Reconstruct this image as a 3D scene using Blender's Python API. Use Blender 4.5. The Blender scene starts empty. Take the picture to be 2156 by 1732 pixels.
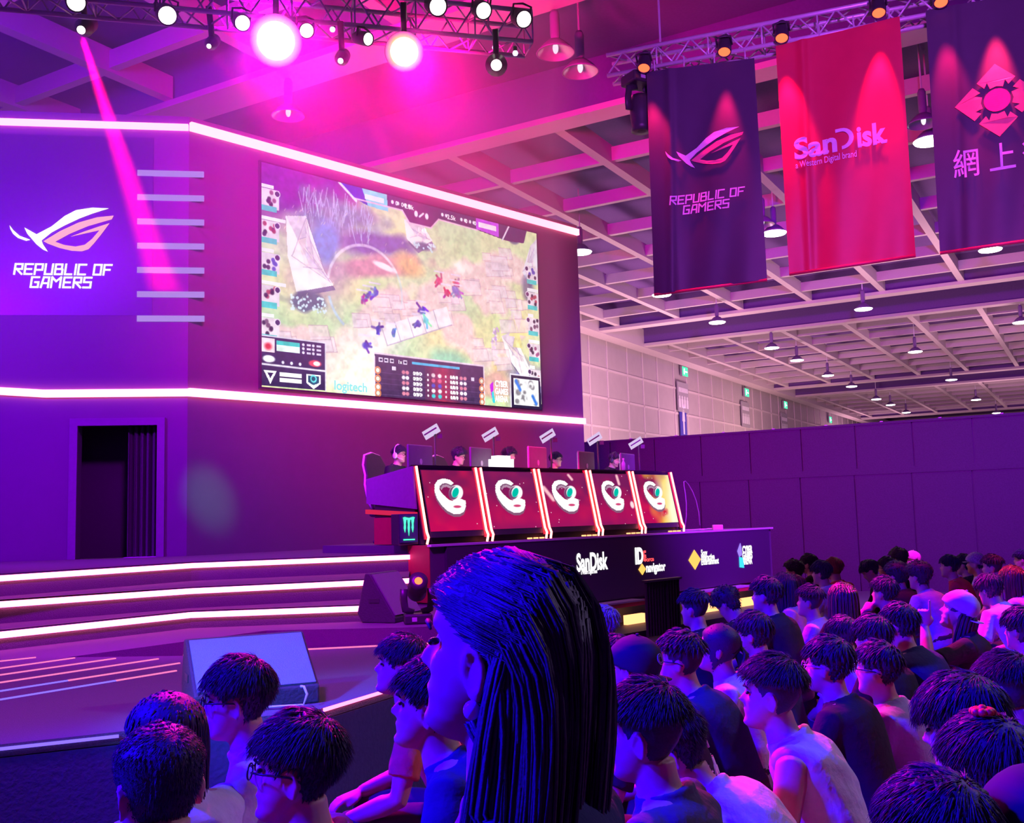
import bpy, bmesh, math, random
import numpy as np
from mathutils import Vector, Matrix, Euler
from mathutils.geometry import tessellate_polygon
pi, sin, cos = math.pi, math.sin, math.cos
rad = math.radians
SC = bpy.context.scene
COL = SC.collection

# ---------------------------------------------------------------- camera
FPX, PITCH, ROLL, EYE = 2118.5, 0.10531688, -0.02762455, 1.75
FW = Vector((0, cos(PITCH), sin(PITCH)))
_u0 = Vector((0, -sin(PITCH), cos(PITCH)))
_x0 = Vector((1, 0, 0))
RT = _x0 * cos(ROLL) + _u0 * sin(ROLL)
UP = _u0 * cos(ROLL) - _x0 * sin(ROLL)
cam = bpy.data.cameras.new('camera')
cam.sensor_width = 36
cam.sensor_fit = 'HORIZONTAL'
cam.lens = 36 * FPX / 2156
cam.clip_end = 400
cam.clip_start = .05
cam_o = bpy.data.objects.new('camera', cam)
COL.objects.link(cam_o)
cam_o.matrix_world = Matrix(((RT.x, UP.x, -FW.x, 0), (RT.y, UP.y, -FW.y, 0), (RT.z, UP.z, -FW.z, EYE), (0, 0, 0, 1)))
SC.camera = cam_o

# ---------------------------------------------------------------- world, exposure
w = bpy.data.worlds.new('hall_ambience')
w.use_nodes = True
w.node_tree.nodes['Background'].inputs[0].default_value = (.15, .003, .50, 1)
w.node_tree.nodes['Background'].inputs[1].default_value = .50
SC.world = w
vs = SC.view_settings
SC.display_settings.display_device = 'sRGB'
vs.view_transform = 'Standard'
vs.look = 'None'
vs.exposure = 0.0
vs.gamma = 1.0
vs.use_curve_mapping = False
SC.cycles.max_bounces = 5
SC.cycles.diffuse_bounces = 3
SC.cycles.glossy_bounces = 2
SC.cycles.transmission_bounces = 3
SC.cycles.volume_bounces = 0
SC.cycles.transparent_max_bounces = 6
SC.cycles.caustics_reflective = False
SC.cycles.caustics_refractive = False
SC.cycles.sample_clamp_indirect = 4
SC.cycles.use_denoising = True
SC.cycles.use_adaptive_sampling = True
SC.cycles.adaptive_threshold = .04
SC.cycles.use_light_tree = True

# ---------------------------------------------------------------- stage and hall lights
def lamp_obj(name, kind, loc, target, col, power, size=.15, angle=40, blend=.6):
    d = bpy.data.lights.new(name, kind)
    d.color = col
    d.energy = power
    if kind == 'AREA':
        d.shape = 'SQUARE'
        d.size = size
    else:
        d.shadow_soft_size = size
    if kind == 'SPOT':
        d.spot_size = rad(angle)
        d.spot_blend = blend
    o = bpy.data.objects.new(name, d)
    COL.objects.link(o)
    o.location = loc
    if target is not None:
        o.rotation_euler = (Vector(target) - Vector(loc)).to_track_quat('-Z', 'Y').to_euler()
    return o
BLUE, PINK, RED, VIOLET = (.012, 0, 1), (1, .0, .45), (1, 0, .09), (.30, 0, 1)
# blue wash over the audience from the front-of-house rig, camera left
lamp_obj('blue_wash', 'SPOT', (-5.5, 1.2, 6.2), (2.2, 4.0, 1.0), BLUE, 12500, .3, 60)
lamp_obj('blue_wash', 'SPOT', (-6.5, 2.0, 4.6), (-.8, 3.2, 1.0), BLUE, 4200, .3, 55)
lamp_obj('blue_wash', 'SPOT', (-4.0, 1.5, 4.0), (-1.6, 5.8, .9), (.0, .22, 1), 2600, .2, 12.5)
# pink wash from the stage rig towards the audience
lamp_obj('pink_wash', 'SPOT', (-2.4, 9.3, 6.55), (1.2, 3.0, 1.2), (1, 0, .6), 6000, .2, 38)
lamp_obj('pink_wash', 'SPOT', (1.0, 10.4, 6.3), (4.4, 6.0, 1.2), (1, 0, .5), 11000, .2, 50)
lamp_obj('red_wash', 'SPOT', (4.0, 10.3, 6.4), (6.0, 9.4, 1.2), (1, .02, .10), 4000, .15, 42)
# violet and magenta washes on the stage set
lamp_obj('violet_wash', 'SPOT', (-9.0, 6.5, 6.5), (-6.8, 14.7, 4.5), (.22, 0, 1), 7500, .4, 75)
lamp_obj('magenta_wash', 'SPOT', (-2.5, 9.5, 7.0), (-2.2, 17.3, 5.5), (.5, 0, .62), 3800, .4, 80)
lamp_obj('violet_wash', 'SPOT', (-2.0, 7.0, 6.8), (-3.5, 12.0, 1.2), (.42, 0, .9), 4600, .4, 75)
lamp_obj('violet_wash', 'SPOT', (5.5, 9.8, 6.4), (7.6, 21.5, 2.2), (.33, 0, 1), 15000, .4, 75)
lamp_obj('violet_wash', 'SPOT', (1.5, 1.0, 5.0), (4.0, 10.0, 5.6), (.55, .07, 1), 3600, .4, 45)  # unseen violet fill added from the camera side to lift the banners
lamp_obj('deck_wash', 'SPOT', (-3.0, 4.0, 6.5), (-2.4, 7.0, .7), (.40, .01, 1), 2200, .3, 50)
lamp_obj('violet_wash', 'SPOT', (-6.5, 9.0, 6.9), (-7.5, 13, 9.5), (.25, 0, 1), 2400, .3, 150, 1)
lamp_obj('hall_side_fill', 'SPOT', (10.5, 7.5, 8.8), (3.2, 4.4, 1.1), (.62, .46, 1), 1900, .3, 50)  # unseen neutral fill added from the right, standing for hall lamps
lamp_obj('green_gobo', 'SPOT', (-2.6, 9.6, 6.6), (-4.62, 15.3, 2.15), (.05, 1, .55), 1500, .1, 7.5, 1)
# unseen area fills added to brighten hall ceiling and wall, standing for lit stands
lamp_obj('hall_fill', 'AREA', (9, 41, 3.2), (3.4, 44.4, 5.5), (1, .55, .62), 560, 4)
lamp_obj('hall_fill', 'AREA', (19, 59, 3.2), (14, 63, 5.5), (1, .55, .62), 560, 4)
for hx, hy in ((14, 31), (6, 38), (22, 42), (13, 52), (30, 62), (-1, 30), (34, 42), (30, 84), (44, 74), (17, 76)):
    lamp_obj('hall_fill', 'AREA', (hx, hy, 3.2), (hx, hy, 9), (1, .52, .74), 640, 4)
# ---------------------------------------------------------------- helpers: pixels to points
EYEV = Vector((0, 0, EYE))
def ray(px, py):
    return FW + RT * ((px - 1078) / FPX) - UP * ((py - 866) / FPX)
def onz(px, py, z):
    d = ray(px, py)
    return EYEV + d * ((z - EYE) / d.z)
def aty(px, py, y):
    d = ray(px, py)
    return EYEV + d * (y / d.y)
class Pl:                                   # an upright plane: u along it, z up, n towards the viewer side
    def __init__(s, p0, az):
        s.p0 = Vector((p0[0], p0[1], 0)); a = rad(az)
        s.u = Vector((sin(a), cos(a), 0)); s.n = Vector((cos(a), -sin(a), 0)); s.az = az
    def W(s, u, z, off=0):
        return s.p0 + s.u * u + s.n * off + Vector((0, 0, z))
    def uz(s, px, py, off=0):
        d = ray(px, py)
        t = s.n.dot(s.p0 + s.n * off - EYEV) / s.n.dot(d)
        q = EYEV + d * t
        return (q - s.p0).dot(s.u), q.z
    def px(s, px, py, off=0):
        return s.W(*s.uz(px, py, off), off)

# ---------------------------------------------------------------- helpers: objects
ROOT = {}
def empty(name, loc, label=None, cat=None, group=None, rz=0):
    o = bpy.data.objects.new(name, None)
    COL.objects.link(o)
    o.location = loc
    o.rotation_euler = (0, 0, rz)
    o.empty_display_size = .2
    ROOT[o] = (Matrix.Translation(Vector(loc)) @ Matrix.Rotation(rz, 4, 'Z')).inverted()
    tag(o, label, cat, group)
    return o
def tag(o, label=None, cat=None, group=None, kind=None):
    if label: o['label'] = label
    if cat: o['category'] = cat
    if group: o['group'] = group
    if kind: o['kind'] = kind
    return o
def add_mesh(name, me, parent=None, local=False):
    o = bpy.data.objects.new(name, me)
    COL.objects.link(o)
    if parent is not None:
        o.parent = parent
        ROOT[o] = ROOT[parent]
        if not local: me.transform(ROOT[parent])
    else:
        ROOT[o] = Matrix.Identity(4)
    return o
def copy_tree(o, parent=None):
    c = o.copy()
    COL.objects.link(c)
    if parent is not None: c.parent = parent
    ROOT[c] = ROOT.get(o, Matrix.Identity(4))
    for ch in list(o.children): copy_tree(ch, c)
    return c

class MB:                                   # collects shapes, then links them as ONE mesh
    def __init__(s): s.v = []; s.f = []
    def add(s, vs_, fs):
        b = len(s.v)
        s.v += [tuple(q) for q in vs_]
        s.f += [tuple(i + b for i in q) for q in fs]
        return s
    def hexa(s, q):                          # eight points: bottom ring then top ring
        return s.add(q, [(3, 2, 1, 0), (4, 5, 6, 7), (0, 1, 5, 4), (1, 2, 6, 5), (2, 3, 7, 6), (3, 0, 4, 7)])
    def box(s, c, d, m=None):
        x, y, z = d[0] / 2, d[1] / 2, d[2] / 2
        q = [Vector(t) for t in ((-x, -y, -z), (x, -y, -z), (x, y, -z), (-x, y, -z), (-x, -y, z), (x, -y, z), (x, y, z), (-x, y, z))]
        if m is not None: q = [m @ t for t in q]
        return s.hexa([t + Vector(c) for t in q])
    def pbox(s, pl, u0, u1, z0, z1, o0, o1):  # box in a Pl frame
        q = [pl.W(u0, z0, o0), pl.W(u1, z0, o0), pl.W(u1, z0, o1), pl.W(u0, z0, o1)]
        return s.hexa(q + [t + Vector((0, 0, z1 - z0)) for t in q])
    def bar(s, a, b, wdt, hgt, upv=(0, 0, 1)):  # square bar from a to b
        a, b = Vector(a), Vector(b)
        d = (b - a).normalized(); upv = Vector(upv)
        if abs(d.dot(upv)) > .98: upv = Vector((1, 0, 0))
        x = d.cross(upv).normalized() * wdt / 2
        y = x.cross(d).normalized() * hgt / 2
        return s.hexa([a - x - y, a + x - y, b + x - y, b - x - y, a - x + y, a + x + y, b + x + y, b - x + y])
    def tube(s, path, r, seg=8, cap=True):
        path = [Vector(q) for q in path]
        n = len(path)
        rr = r if isinstance(r, (list, tuple)) else [r] * n
        vs_, fs = [], []
        prev = None
        for i, q in enumerate(path):
            d = (path[min(i + 1, n - 1)] - path[max(i - 1, 0)]).normalized()
            ref = prev if prev is not None else (Vector((0, 0, 1)) if abs(d.z) < .9 else Vector((1, 0, 0)))
            x = d.cross(ref)
            x = x.normalized() if x.length > 1e-6 else Vector((1, 0, 0))
            y = x.cross(d).normalized()
            prev = y
            ra, rb = rr[i] if isinstance(rr[i], (list, tuple)) else (rr[i], rr[i])
            for k in range(seg):
                t = 2 * pi * k / seg
                vs_.append(q + x * (cos(t) * ra) + y * (sin(t) * rb))
        for i in range(n - 1):
            for k in range(seg):
                a = i * seg + k; b = i * seg + (k + 1) % seg
                fs.append((a, b, b + seg, a + seg))
        if cap:
            fs.append(tuple(range(seg - 1, -1, -1)))
            fs.append(tuple((n - 1) * seg + k for k in range(seg)))
        return s.add(vs_, fs)
    def lathe(s, prof, seg=24, m=None, cap0=False, cap1=False):
        vs_, fs = [], []
        for (r, z) in prof:
            for k in range(seg):
                t = 2 * pi * k / seg
                q = Vector((r * cos(t), r * sin(t), z))
                vs_.append(m @ q if m is not None else q)
        for i in range(len(prof) - 1):
            for k in range(seg):
                a = i * seg + k; b = i * seg + (k + 1) % seg
                fs.append((a, b, b + seg, a + seg))
        if cap0: fs.append(tuple(range(seg - 1, -1, -1)))
        if cap1: fs.append(tuple((len(prof) - 1) * seg + k for k in range(seg)))
        return s.add(vs_, fs)
    def ell(s, c, rx, ry, rz_, m=None, seg=16, rings=10):
        vs_, fs = [], []
        for i in range(1, rings):
            t = pi * i / rings
            for k in range(seg):
                p = 2 * pi * k / seg
                q = Vector((rx * sin(t) * cos(p), ry * sin(t) * sin(p), rz_ * cos(t)))
                vs_.append((m @ q if m is not None else q) + Vector(c))
        for i in range(rings - 2):
            for k in range(seg):
                a = i * seg + k; b = i * seg + (k + 1) % seg
                fs.append((a, a + seg, b + seg, b))
        for sgn, base in ((1, 0), (-1, (rings - 2) * seg)):
            q = Vector((0, 0, rz_ * sgn))
            vs_.append((m @ q if m is not None else q) + Vector(c))
            top = len(vs_) - 1
            for k in range(seg):
                a, b = base + k, base + (k + 1) % seg
                fs.append((top, a, b) if sgn > 0 else (top, b, a))
        return s.add(vs_, fs)
    def plate(s, pts, fn, thick):            # flat polygon (2-D points) mapped by fn(x, y, off), with thickness
        tri = tessellate_polygon([[Vector((x, y, 0)) for x, y in pts]])
        n = len(pts)
        area = sum(pts[i][0] * pts[(i + 1) % n][1] - pts[(i + 1) % n][0] * pts[i][1] for i in range(n))
        if area < 0:
            pts = pts[::-1]; tri = [tuple(n - 1 - i for i in t) for t in tri]
        fr = []
        for t in tri:
            a = sum(pts[t[i]][0] * pts[t[(i + 1) % 3]][1] - pts[t[(i + 1) % 3]][0] * pts[t[i]][1] for i in range(3))
            fr.append(tuple(t) if a > 0 else tuple(t[::-1]))
        vs_ = [fn(x, y, thick) for x, y in pts] + [fn(x, y, 0) for x, y in pts]
        fs = list(fr) + [tuple(i + n for i in t[::-1]) for t in fr]
        fs += [(i, i + n, (i + 1) % n + n, (i + 1) % n) for i in range(n)]
        return s.add(vs_, fs)
    def mesh(s, name, mat_=None, smooth=False):
        me = bpy.data.meshes.new(name)
        me.from_pydata(s.v, [], s.f)
        me.update()
        if mat_: me.materials.append(mat_)
        if smooth: me.polygons.foreach_set('use_smooth', [True] * len(me.polygons))
        return me
    def build(s, name, mat_, parent=None, smooth=False, local=False):
        return add_mesh(name, s.mesh(name, mat_, smooth), parent, local)
def bevel(o, wdt=.01, seg=2):
    m = o.modifiers.new('bevel', 'BEVEL'); m.width = wdt; m.segments = seg; m.limit_method = 'ANGLE'
    return o

# ---------------------------------------------------------------- helpers: materials
MATS = {}
def pm(name, col, rough=.6, metal=0, var=.12, scale=18, bump=0, spec=.5, sheen=0):
    if name in MATS: return MATS[name]
    m = bpy.data.materials.new(name); m.use_nodes = True
    nt = m.node_tree; b = nt.nodes['Principled BSDF']
    b.inputs['Roughness'].default_value = rough
    b.inputs['Metallic'].default_value = metal
    b.inputs['Specular IOR Level'].default_value = spec
    if sheen: b.inputs['Sheen Weight'].default_value = sheen
    tc = nt.nodes.new('ShaderNodeTexCoord'); nz = nt.nodes.new('ShaderNodeTexNoise')
    nz.inputs['Scale'].default_value = scale; nz.inputs['Detail'].default_value = 3
    nt.links.new(tc.outputs['Object'], nz.inputs['Vector'])
    mx = nt.nodes.new('ShaderNodeMix'); mx.data_type = 'RGBA'
    c0 = [max(0, c * (1 - var)) for c in col]; c1 = [min(1, c * (1 + var)) for c in col]
    mx.inputs[6].default_value = (*c0, 1); mx.inputs[7].default_value = (*c1, 1)
    nt.links.new(nz.outputs['Fac'], mx.inputs[0])
    nt.links.new(mx.outputs[2], b.inputs['Base Color'])
    if bump:
        bp = nt.nodes.new('ShaderNodeBump'); bp.inputs['Strength'].default_value = bump; bp.inputs['Distance'].default_value = .02
        nt.links.new(nz.outputs['Fac'], bp.inputs['Height']); nt.links.new(bp.outputs[0], b.inputs['Normal'])
    MATS[name] = m
    return m
def em(name, col, strength=1.0):             # something that gives off light
    if name in MATS: return MATS[name]
    m = bpy.data.materials.new(name); m.use_nodes = True
    nt = m.node_tree; nt.nodes.clear()
    e = nt.nodes.new('ShaderNodeEmission'); out = nt.nodes.new('ShaderNodeOutputMaterial')
    e.inputs[0].default_value = (*col, 1); e.inputs[1].default_value = strength
    nt.links.new(e.outputs[0], out.inputs[0])
    MATS[name] = m
    return m
def em_attr(name, strength=1.0):             # a display: its picture is a colour attribute on the panel
    if name in MATS: return MATS[name]
    m = em(name, (1, 1, 1), strength)
    nt = m.node_tree; a = nt.nodes.new('ShaderNodeVertexColor'); a.layer_name = 'picture'
    nt.links.new(a.outputs[0], nt.nodes['Emission'].inputs[0])
    return m
def display(name, img, fn, parent, mat_):    # img: h x w x 3 linear; fn(s, t) -> point, s right, t down (0..1)
    h, w_ = img.shape[:2]
    P = np.array([[fn(i / w_, j / h) for i in (0, w_)] for j in (0, h)], float)
    S, T = np.meshgrid(np.linspace(0, 1, w_ + 1), np.linspace(0, 1, h + 1))
    V = ((1 - S) * (1 - T))[..., None] * P[0, 0] + (S * (1 - T))[..., None] * P[0, 1] + ((1 - S) * T)[..., None] * P[1, 0] + (S * T)[..., None] * P[1, 1]
    idx = np.arange((w_ + 1) * (h + 1)).reshape(h + 1, w_ + 1)
    F = np.stack([idx[:-1, :-1], idx[1:, :-1], idx[1:, 1:], idx[:-1, 1:]], -1).reshape(-1, 4)
    me = bpy.data.meshes.new(name)
    me.vertices.add(len(V.reshape(-1, 3))); me.vertices.foreach_set('co', V.reshape(-1).astype(np.float32))
    me.loops.add(F.size); me.loops.foreach_set('vertex_index', F.reshape(-1).astype(np.int32))
    me.polygons.add(len(F)); me.polygons.foreach_set('loop_start', np.arange(0, F.size, 4, dtype=np.int32))
    me.update(calc_edges=True)
    ca = me.color_attributes.new('picture', 'FLOAT_COLOR', 'CORNER')
    c = np.ones((h * w_, 4, 4), np.float32); c[:, :, :3] = img.reshape(-1, 1, 3)
    ca.data.foreach_set('color', c.reshape(-1))
    me.materials.append(mat_)
    return add_mesh(name, me, parent)
def srgb(r, g, b):
    return tuple(((c / 255 + .055) / 1.055) ** 2.4 if c > 10 else c / 255 / 12.92 for c in (r, g, b))

# ---------------------------------------------------------------- helpers: lettering
def text_mesh(s, size=1.0, bold=0.0, align='LEFT', shear=0.0):
    c = bpy.data.curves.new('lettering', 'FONT'); c.body = s; c.size = size; c.offset = bold * size
    c.align_x = align; c.shear = shear; c.resolution_u = 4
    o = bpy.data.objects.new('lettering', c); COL.objects.link(o)
    bpy.context.view_layer.update()
    me = bpy.data.meshes.new_from_object(o.evaluated_get(bpy.context.evaluated_depsgraph_get()))
    bpy.data.objects.remove(o); bpy.data.curves.remove(c)
    return me
def text_on(name, s, pl, u, z, size, mat_, parent, off=.01, bold=0.0, align='LEFT', width=None, shear=0.0):
    me = text_mesh(s, size, bold, align, shear)
    n = len(me.vertices); co = np.empty(n * 3, np.float32); me.vertices.foreach_get('co', co); co = co.reshape(-1, 3)
    if n == 0: return None
    if width:
        w0 = co[:, 0].max() - co[:, 0].min(); co[:, 0] *= width / w0
    o_ = pl.W(u, z, off)
    P = np.array(o_)[None] + co[:, :1] * np.array(pl.u)[None] + co[:, 1:2] * np.array([[0, 0, 1.]])
    me.vertices.foreach_set('co', P.astype(np.float32).reshape(-1)); me.update()
    me.materials.clear(); me.materials.append(mat_)
    return add_mesh(name, me, parent)
# angular display lettering drawn as strokes on a 4 x 6 grid
STROKES = {
 'R': [[(0, 0), (0, 6), (4, 6), (4, 3), (1, 3), (4, 0)]], 'E': [[(4, 6), (0, 6), (0, 0), (4, 0)], [(0, 3), (3.4, 3)]],
 'P': [[(0, 0), (0, 6), (4, 6), (4, 2.6), (.4, 2.6)]], 'U': [[(0, 6), (0, 0), (4, 0), (4, 6)]],
 'B': [[(0, 0), (0, 6), (3.6, 6), (3.6, 3.2), (0, 3.2)], [(3.6, 3.2), (4, 2.8), (4, 0), (0, 0)]],
 'L': [[(0, 6), (0, 0), (3.6, 0)]], 'I': [[(0, 0), (0, 6)]], 'C': [[(4, 6), (0, 6), (0, 0), (4, 0)]],
 'O': [[(0, 0), (0, 6), (4, 6), (4, 0), (0, 0)]], 'F': [[(0, 0), (0, 6), (4, 6)], [(0, 3), (3.2, 3)]],
 'G': [[(4, 6), (0, 6), (0, 0), (4, 0), (4, 3), (2.2, 3)]], 'A': [[(0, 0), (1, 6), (4, 6), (4, 0)], [(.5, 2.4), (4, 2.4)]],
 'M': [[(0, 0), (0, 6), (2.5, 3.6), (5, 6), (5, 0)]], 'S': [[(4, 6), (0, 6), (0, 3.2), (4, 3.2), (4, 0), (0, 0)]]}
def stroke_word(mb, word, fn, x0, y0, k, th=1.1):
    x = x0
    for ch in word:
        if ch == ' ': x += 3.2 * k; continue
        for st in STROKES[ch]:
            for a, b in zip(st, st[1:]):
                a, b = Vector(a), Vector(b)
                d = (b - a).normalized(); nrm = Vector((-d.y, d.x)) * th / 2
                a = a - d * th / 2; b = b + d * th / 2
                q = [a + nrm, a - nrm, b - nrm, b + nrm]
                q = [(x + (t.x + t.y * .12) * k, y0 + t.y * k) for t in q]
                mb.plate(q, fn, .006)
        x += ({'I': 1.7, 'M': 6.9}.get(ch, 5.7)) * k
    return x
def word_width(word, k):
    return sum(3.2 if c == ' ' else {'I': 1.7, 'M': 6.9}.get(c, 5.7) for c in word) * k - 1.2 * k
EYE_A = [(1175, 178), (1000, 172), (820, 205), (700, 275), (560, 400), (400, 495), (268, 418), (300, 490), (400, 610), (470, 670), (525, 695), (470, 610), (455, 565), (560, 470), (700, 385), (860, 300), (1000, 240), (1110, 200)]
EYE_B = [(110, 395), (150, 450), (220, 515), (335, 560), (290, 572), (200, 540), (150, 495), (120, 440)]
EYE_C = [(1230, 262), (1050, 285), (850, 350), (650, 455), (475, 575), (520, 600), (650, 650), (780, 680), (890, 685), (960, 660), (1020, 590), (1100, 480), (1185, 352), (1080, 390), (900, 460), (770, 515), (1080, 435), (1000, 540), (920, 610), (820, 632), (700, 615), (600, 578), (760, 480), (950, 390), (1100, 340), (1210, 305)]
def eye_emblem(fn, u, z, wdt, parent, mat_a, mat_b, wrap=None):
    k = wdt / 1120
    g = lambda P: [(u + (x - 110) * k, z - (y - 170) * k) for x, y in P]
    a = MB(); a.plate(g(EYE_A), fn, .008); a.plate(g(EYE_B), fn, .008)
    a.build('emblem', mat_a, parent)
    MB().plate(g(EYE_C), fn, .008).build('emblem', mat_b, parent)
def rog_words(fn, u, z, wdt, parent, mat_, gap=1.35):
    k = wdt / word_width('REPUBLIC OF', 1)
    m = MB(); stroke_word(m, 'REPUBLIC OF', fn, u, z - 6 * k, k)
    w2 = word_width('GAMERS', k)
    stroke_word(m, 'GAMERS', fn, u + (wdt - w2) * .45, z - 6 * k - 6 * gap * k, k)
    m.build('lettering', mat_, parent)
# ---------------------------------------------------------------- materials in use
M_floor = pm('dark_hall_floor', (.10, .09, .10), .7)
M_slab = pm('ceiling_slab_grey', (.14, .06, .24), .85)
M_beam = pm('cream_beam_paint', (.54, .46, .45), .7, var=.05)
M_tile = pm('wall_panel_beige', (.52, .46, .44), .75, var=.08, scale=2)
M_groove = pm('wall_groove_light', (.72, .64, .60), .7)
M_black = pm('matt_black', (.035, .032, .036), .55)
M_cloth = pm('black_cloth', (.05, .045, .055), .9, var=.25, scale=40, bump=.3)
M_set = pm('charcoal_set_board', (.11, .10, .115), .55, var=.06, scale=4)
M_carpet = pm('charcoal_carpet', (.13, .12, .13), .95, var=.35, scale=120, bump=.4)
M_deck = pm('stage_deck_carpet', (.15, .13, .15), .9, var=.3, scale=140, bump=.4)
M_steel = pm('aluminium_tube', (.74, .72, .76), .38, .25, var=.05)
M_dark = pm('dark_plastic', (.05, .05, .055), .4)
M_white = pm('white_plastic', (.8, .8, .82), .4, var=.03)
M_redboard = pm('red_painted_board', (.45, .02, .05), .5)
E_led = em('pink_led_tube', (1, .13, .40), 8)
E_warm = em('warm_led_tube', (1, .16, .26), 7)
E_stripe = em('pink_floor_led', (1, .18, .45), 1.3)
E_stripeb = em('blue_floor_led', (.20, .12, 1), 1.6)
E_orange = em('orange_led_tube', (1, .42, .16), 2.2)
E_white = em('white_sign_light', (1, .97, 1), 1.6)
E_rose = em('rose_sign_light', (1, .42, .52), 1.3)
E_lav = em('lavender_sign_light', (.55, .33, 1), .85)

def struct(name, mb, m, parent=None, smooth=False):
    o = mb.build(name, m, parent, smooth)
    o['kind'] = 'structure'
    return o
# ---------------------------------------------------------------- hall shell
AZB = rad(30.3)
AV = Vector((-cos(AZB), sin(AZB), 0)); BV = Vector((sin(AZB), cos(AZB), 0))
def AB(a, b, z): return AV * a + BV * b + Vector((0, 0, z))
def ab_box(mb, a0, a1, b0, b1, z0, z1):
    q = [AB(a0, b0, z0), AB(a1, b0, z0), AB(a1, b1, z0), AB(a0, b1, z0)]
    return mb.hexa(q[::-1] + [t + Vector((0, 0, z1 - z0)) for t in q[::-1]])
struct('floor', ab_box(MB(), -40, 30, -14, 110, -.3, 0), M_floor)
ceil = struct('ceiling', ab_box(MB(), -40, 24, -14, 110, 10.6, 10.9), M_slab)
# deep girders across the hall, with cream bottom flanges
for b0, b1, zt in ((-2.0, -1.3, 1), (3.2, 3.9, 1), (12.35, 13.15, 1), (17.0, 17.55, 1), (38.1, 38.7, 1), (42.9, 43.4, 1), (64.2, 64.9, 1), (69.4, 70.0, 1), (91, 92, 1)):
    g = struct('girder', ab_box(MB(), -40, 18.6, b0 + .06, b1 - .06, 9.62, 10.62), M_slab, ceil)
    struct('girder_flange', ab_box(MB(), -40, 18.6, b0, b1, 9.5, 9.62), M_beam, g)
    # the lighter upper ledge on the far side of the flange
for b0, b1 in ((17.5, 38.1), (43.4, 64.2), (70.0, 91), (3.9, 12.35)):
    for k in range(-9, 7):
        a = 1.15 + 2.65 * k
        if a > 18.3: continue
        struct('joist', ab_box(MB(), a - .11, a + .11, b0, b1, 9.62, 10.05), M_beam, ceil)
    n = 7 if b0 > 4 else 3
    for j in range(1, n + 1):
        b = b0 + (b1 - b0) * j / (n + .55)
        struct('cross_joist', ab_box(MB(), -24, 18.2, b - .08, b + .08, 9.68, 10.0), M_beam, ceil)
struct('trim_1', ab_box(MB(), 17.9, 18.6, -14, 110, 9.45, 10.3), M_beam)
struct('trim_2', ab_box(MB(), 18.6, 19.6, -14, 110, 9.9, 10.6), M_slab)
# hall side wall of square panels with light joints
wl = MB(); ab_box(wl, 19.5, 19.9, -14, 110, 0, 10.6)
wall_left = struct('wall_left', wl, M_tile)
jt = MB()
for z in (1.7, 3.05, 4.4, 5.75, 7.1, 8.45): ab_box(jt, 19.46, 19.51, 20, 110, z - .05, z + .05)
b = 30.0
i = 0
while b < 108:
    ab_box(jt, 19.46, 19.51, b - .05, b + .05, 0, 9.8)
    b += 1.9 if i % 3 else 2.3
    i += 1
struct('wall_joints', jt, M_groove, wall_left)
struct('wall_back', ab_box(MB(), -40, 24, 108, 108.4, 0, 10.6), M_tile)

# exit signs and washroom signs on the hall wall
PH = Pl(AB(19.44, 0, 0), 30.3)
E_exit = em('green_exit_light', (.10, 1, .48), 1.3)
M_signgrey = pm('grey_sign_plate', (.42, .40, .42), .5)
M_signtxt = pm('pale_sign_lettering', (.85, .82, .84), .5)
M_blue = pm('blue_sign_plate', (.06, .05, .42), .5)
ex = ['nearest', 'second nearest', 'third nearest', 'farthest']
for i, (px, py) in enumerate(((1437, 783), (1568, 827), (1650, 853), (1745, 884))):
    u, z = PH.uz(px, py)
    t = empty('exit_sign', PH.W(u, z, 0), 'small green lit exit sign high on the panelled hall wall, ' + ex[i] + ' of the row', 'exit sign', 'exit signs on the hall wall')
    MB().pbox(PH, u - .42, u + .42, z - .28, z + .3, .02, .14).build('housing', M_signgrey, t)
    MB().pbox(PH, u - .40, u + .40, z - .24, z + .26, .14, .16).build('lit_face', E_exit, t)
    mm = MB(); mm.pbox(PH, u - .05, u + .3, z - .04, z + .04, .16, .17)
    mm.ell(PH.W(u - .18, z + .12, .165), .05, .05, .05, seg=8, rings=6); mm.pbox(PH, u - .24, u - .12, z - .16, z + .08, .16, .17)
    mm.build('pictogram', E_white, t)
for i, (px, py) in enumerate(((1436, 838), (1568, 874), (1650, 895))):
    u, z = PH.uz(px, py)
    t = empty('washroom_sign', PH.W(u, z, 0), 'grey direction board with rows of white symbols on the hall wall, ' + ex[i] + ' of three', 'sign', 'direction boards on the hall wall')
    MB().pbox(PH, u - .8, u + .8, z - .78, z + .85, .02, .08).build('board', M_signgrey, t)
    for k in range(4):
        q = u - .57 + k * .38
        MB().plate([(q - .13, z - .55), (q + .13, z - .55), (q + .13, z - .1), (q + .07, z - .06), (q + .09, z + .05), (q, z + .12), (q - .09, z + .05), (q - .07, z - .06), (q - .13, z - .1)], lambda x, y, o: PH.W(x, y, .08 + o), .01).build('symbol', M_signtxt, t)
    for k in range(7): MB().pbox(PH, u - .66 + k * .2, u - .52 + k * .2, z + .3, z + .55, .08, .09).build('letter', M_signtxt, t)
u, z = PH.uz(1437, 885)
t = empty('banner_sign', PH.W(u, z, 0), 'tall blue banner with a white figure hanging on the hall wall under the direction board', 'sign')
MB().pbox(PH, u - .48, u + .48, z - 2.6, z + 1.1, .02, .06).build('cloth', M_blue, t)
mm = MB(); mm.ell(PH.W(u, z + .78, .08), .11, .05, .13, seg=10, rings=8)
mm.plate([(u - .13, z + .6), (u - .2, z - .05), (u - .1, z - .05), (u - .09, z - .75), (u + .09, z - .75), (u + .1, z - .05), (u + .2, z - .05), (u + .13, z + .6)], lambda x, y, o: PH.W(x, y, .06 + o), .02)
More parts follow.
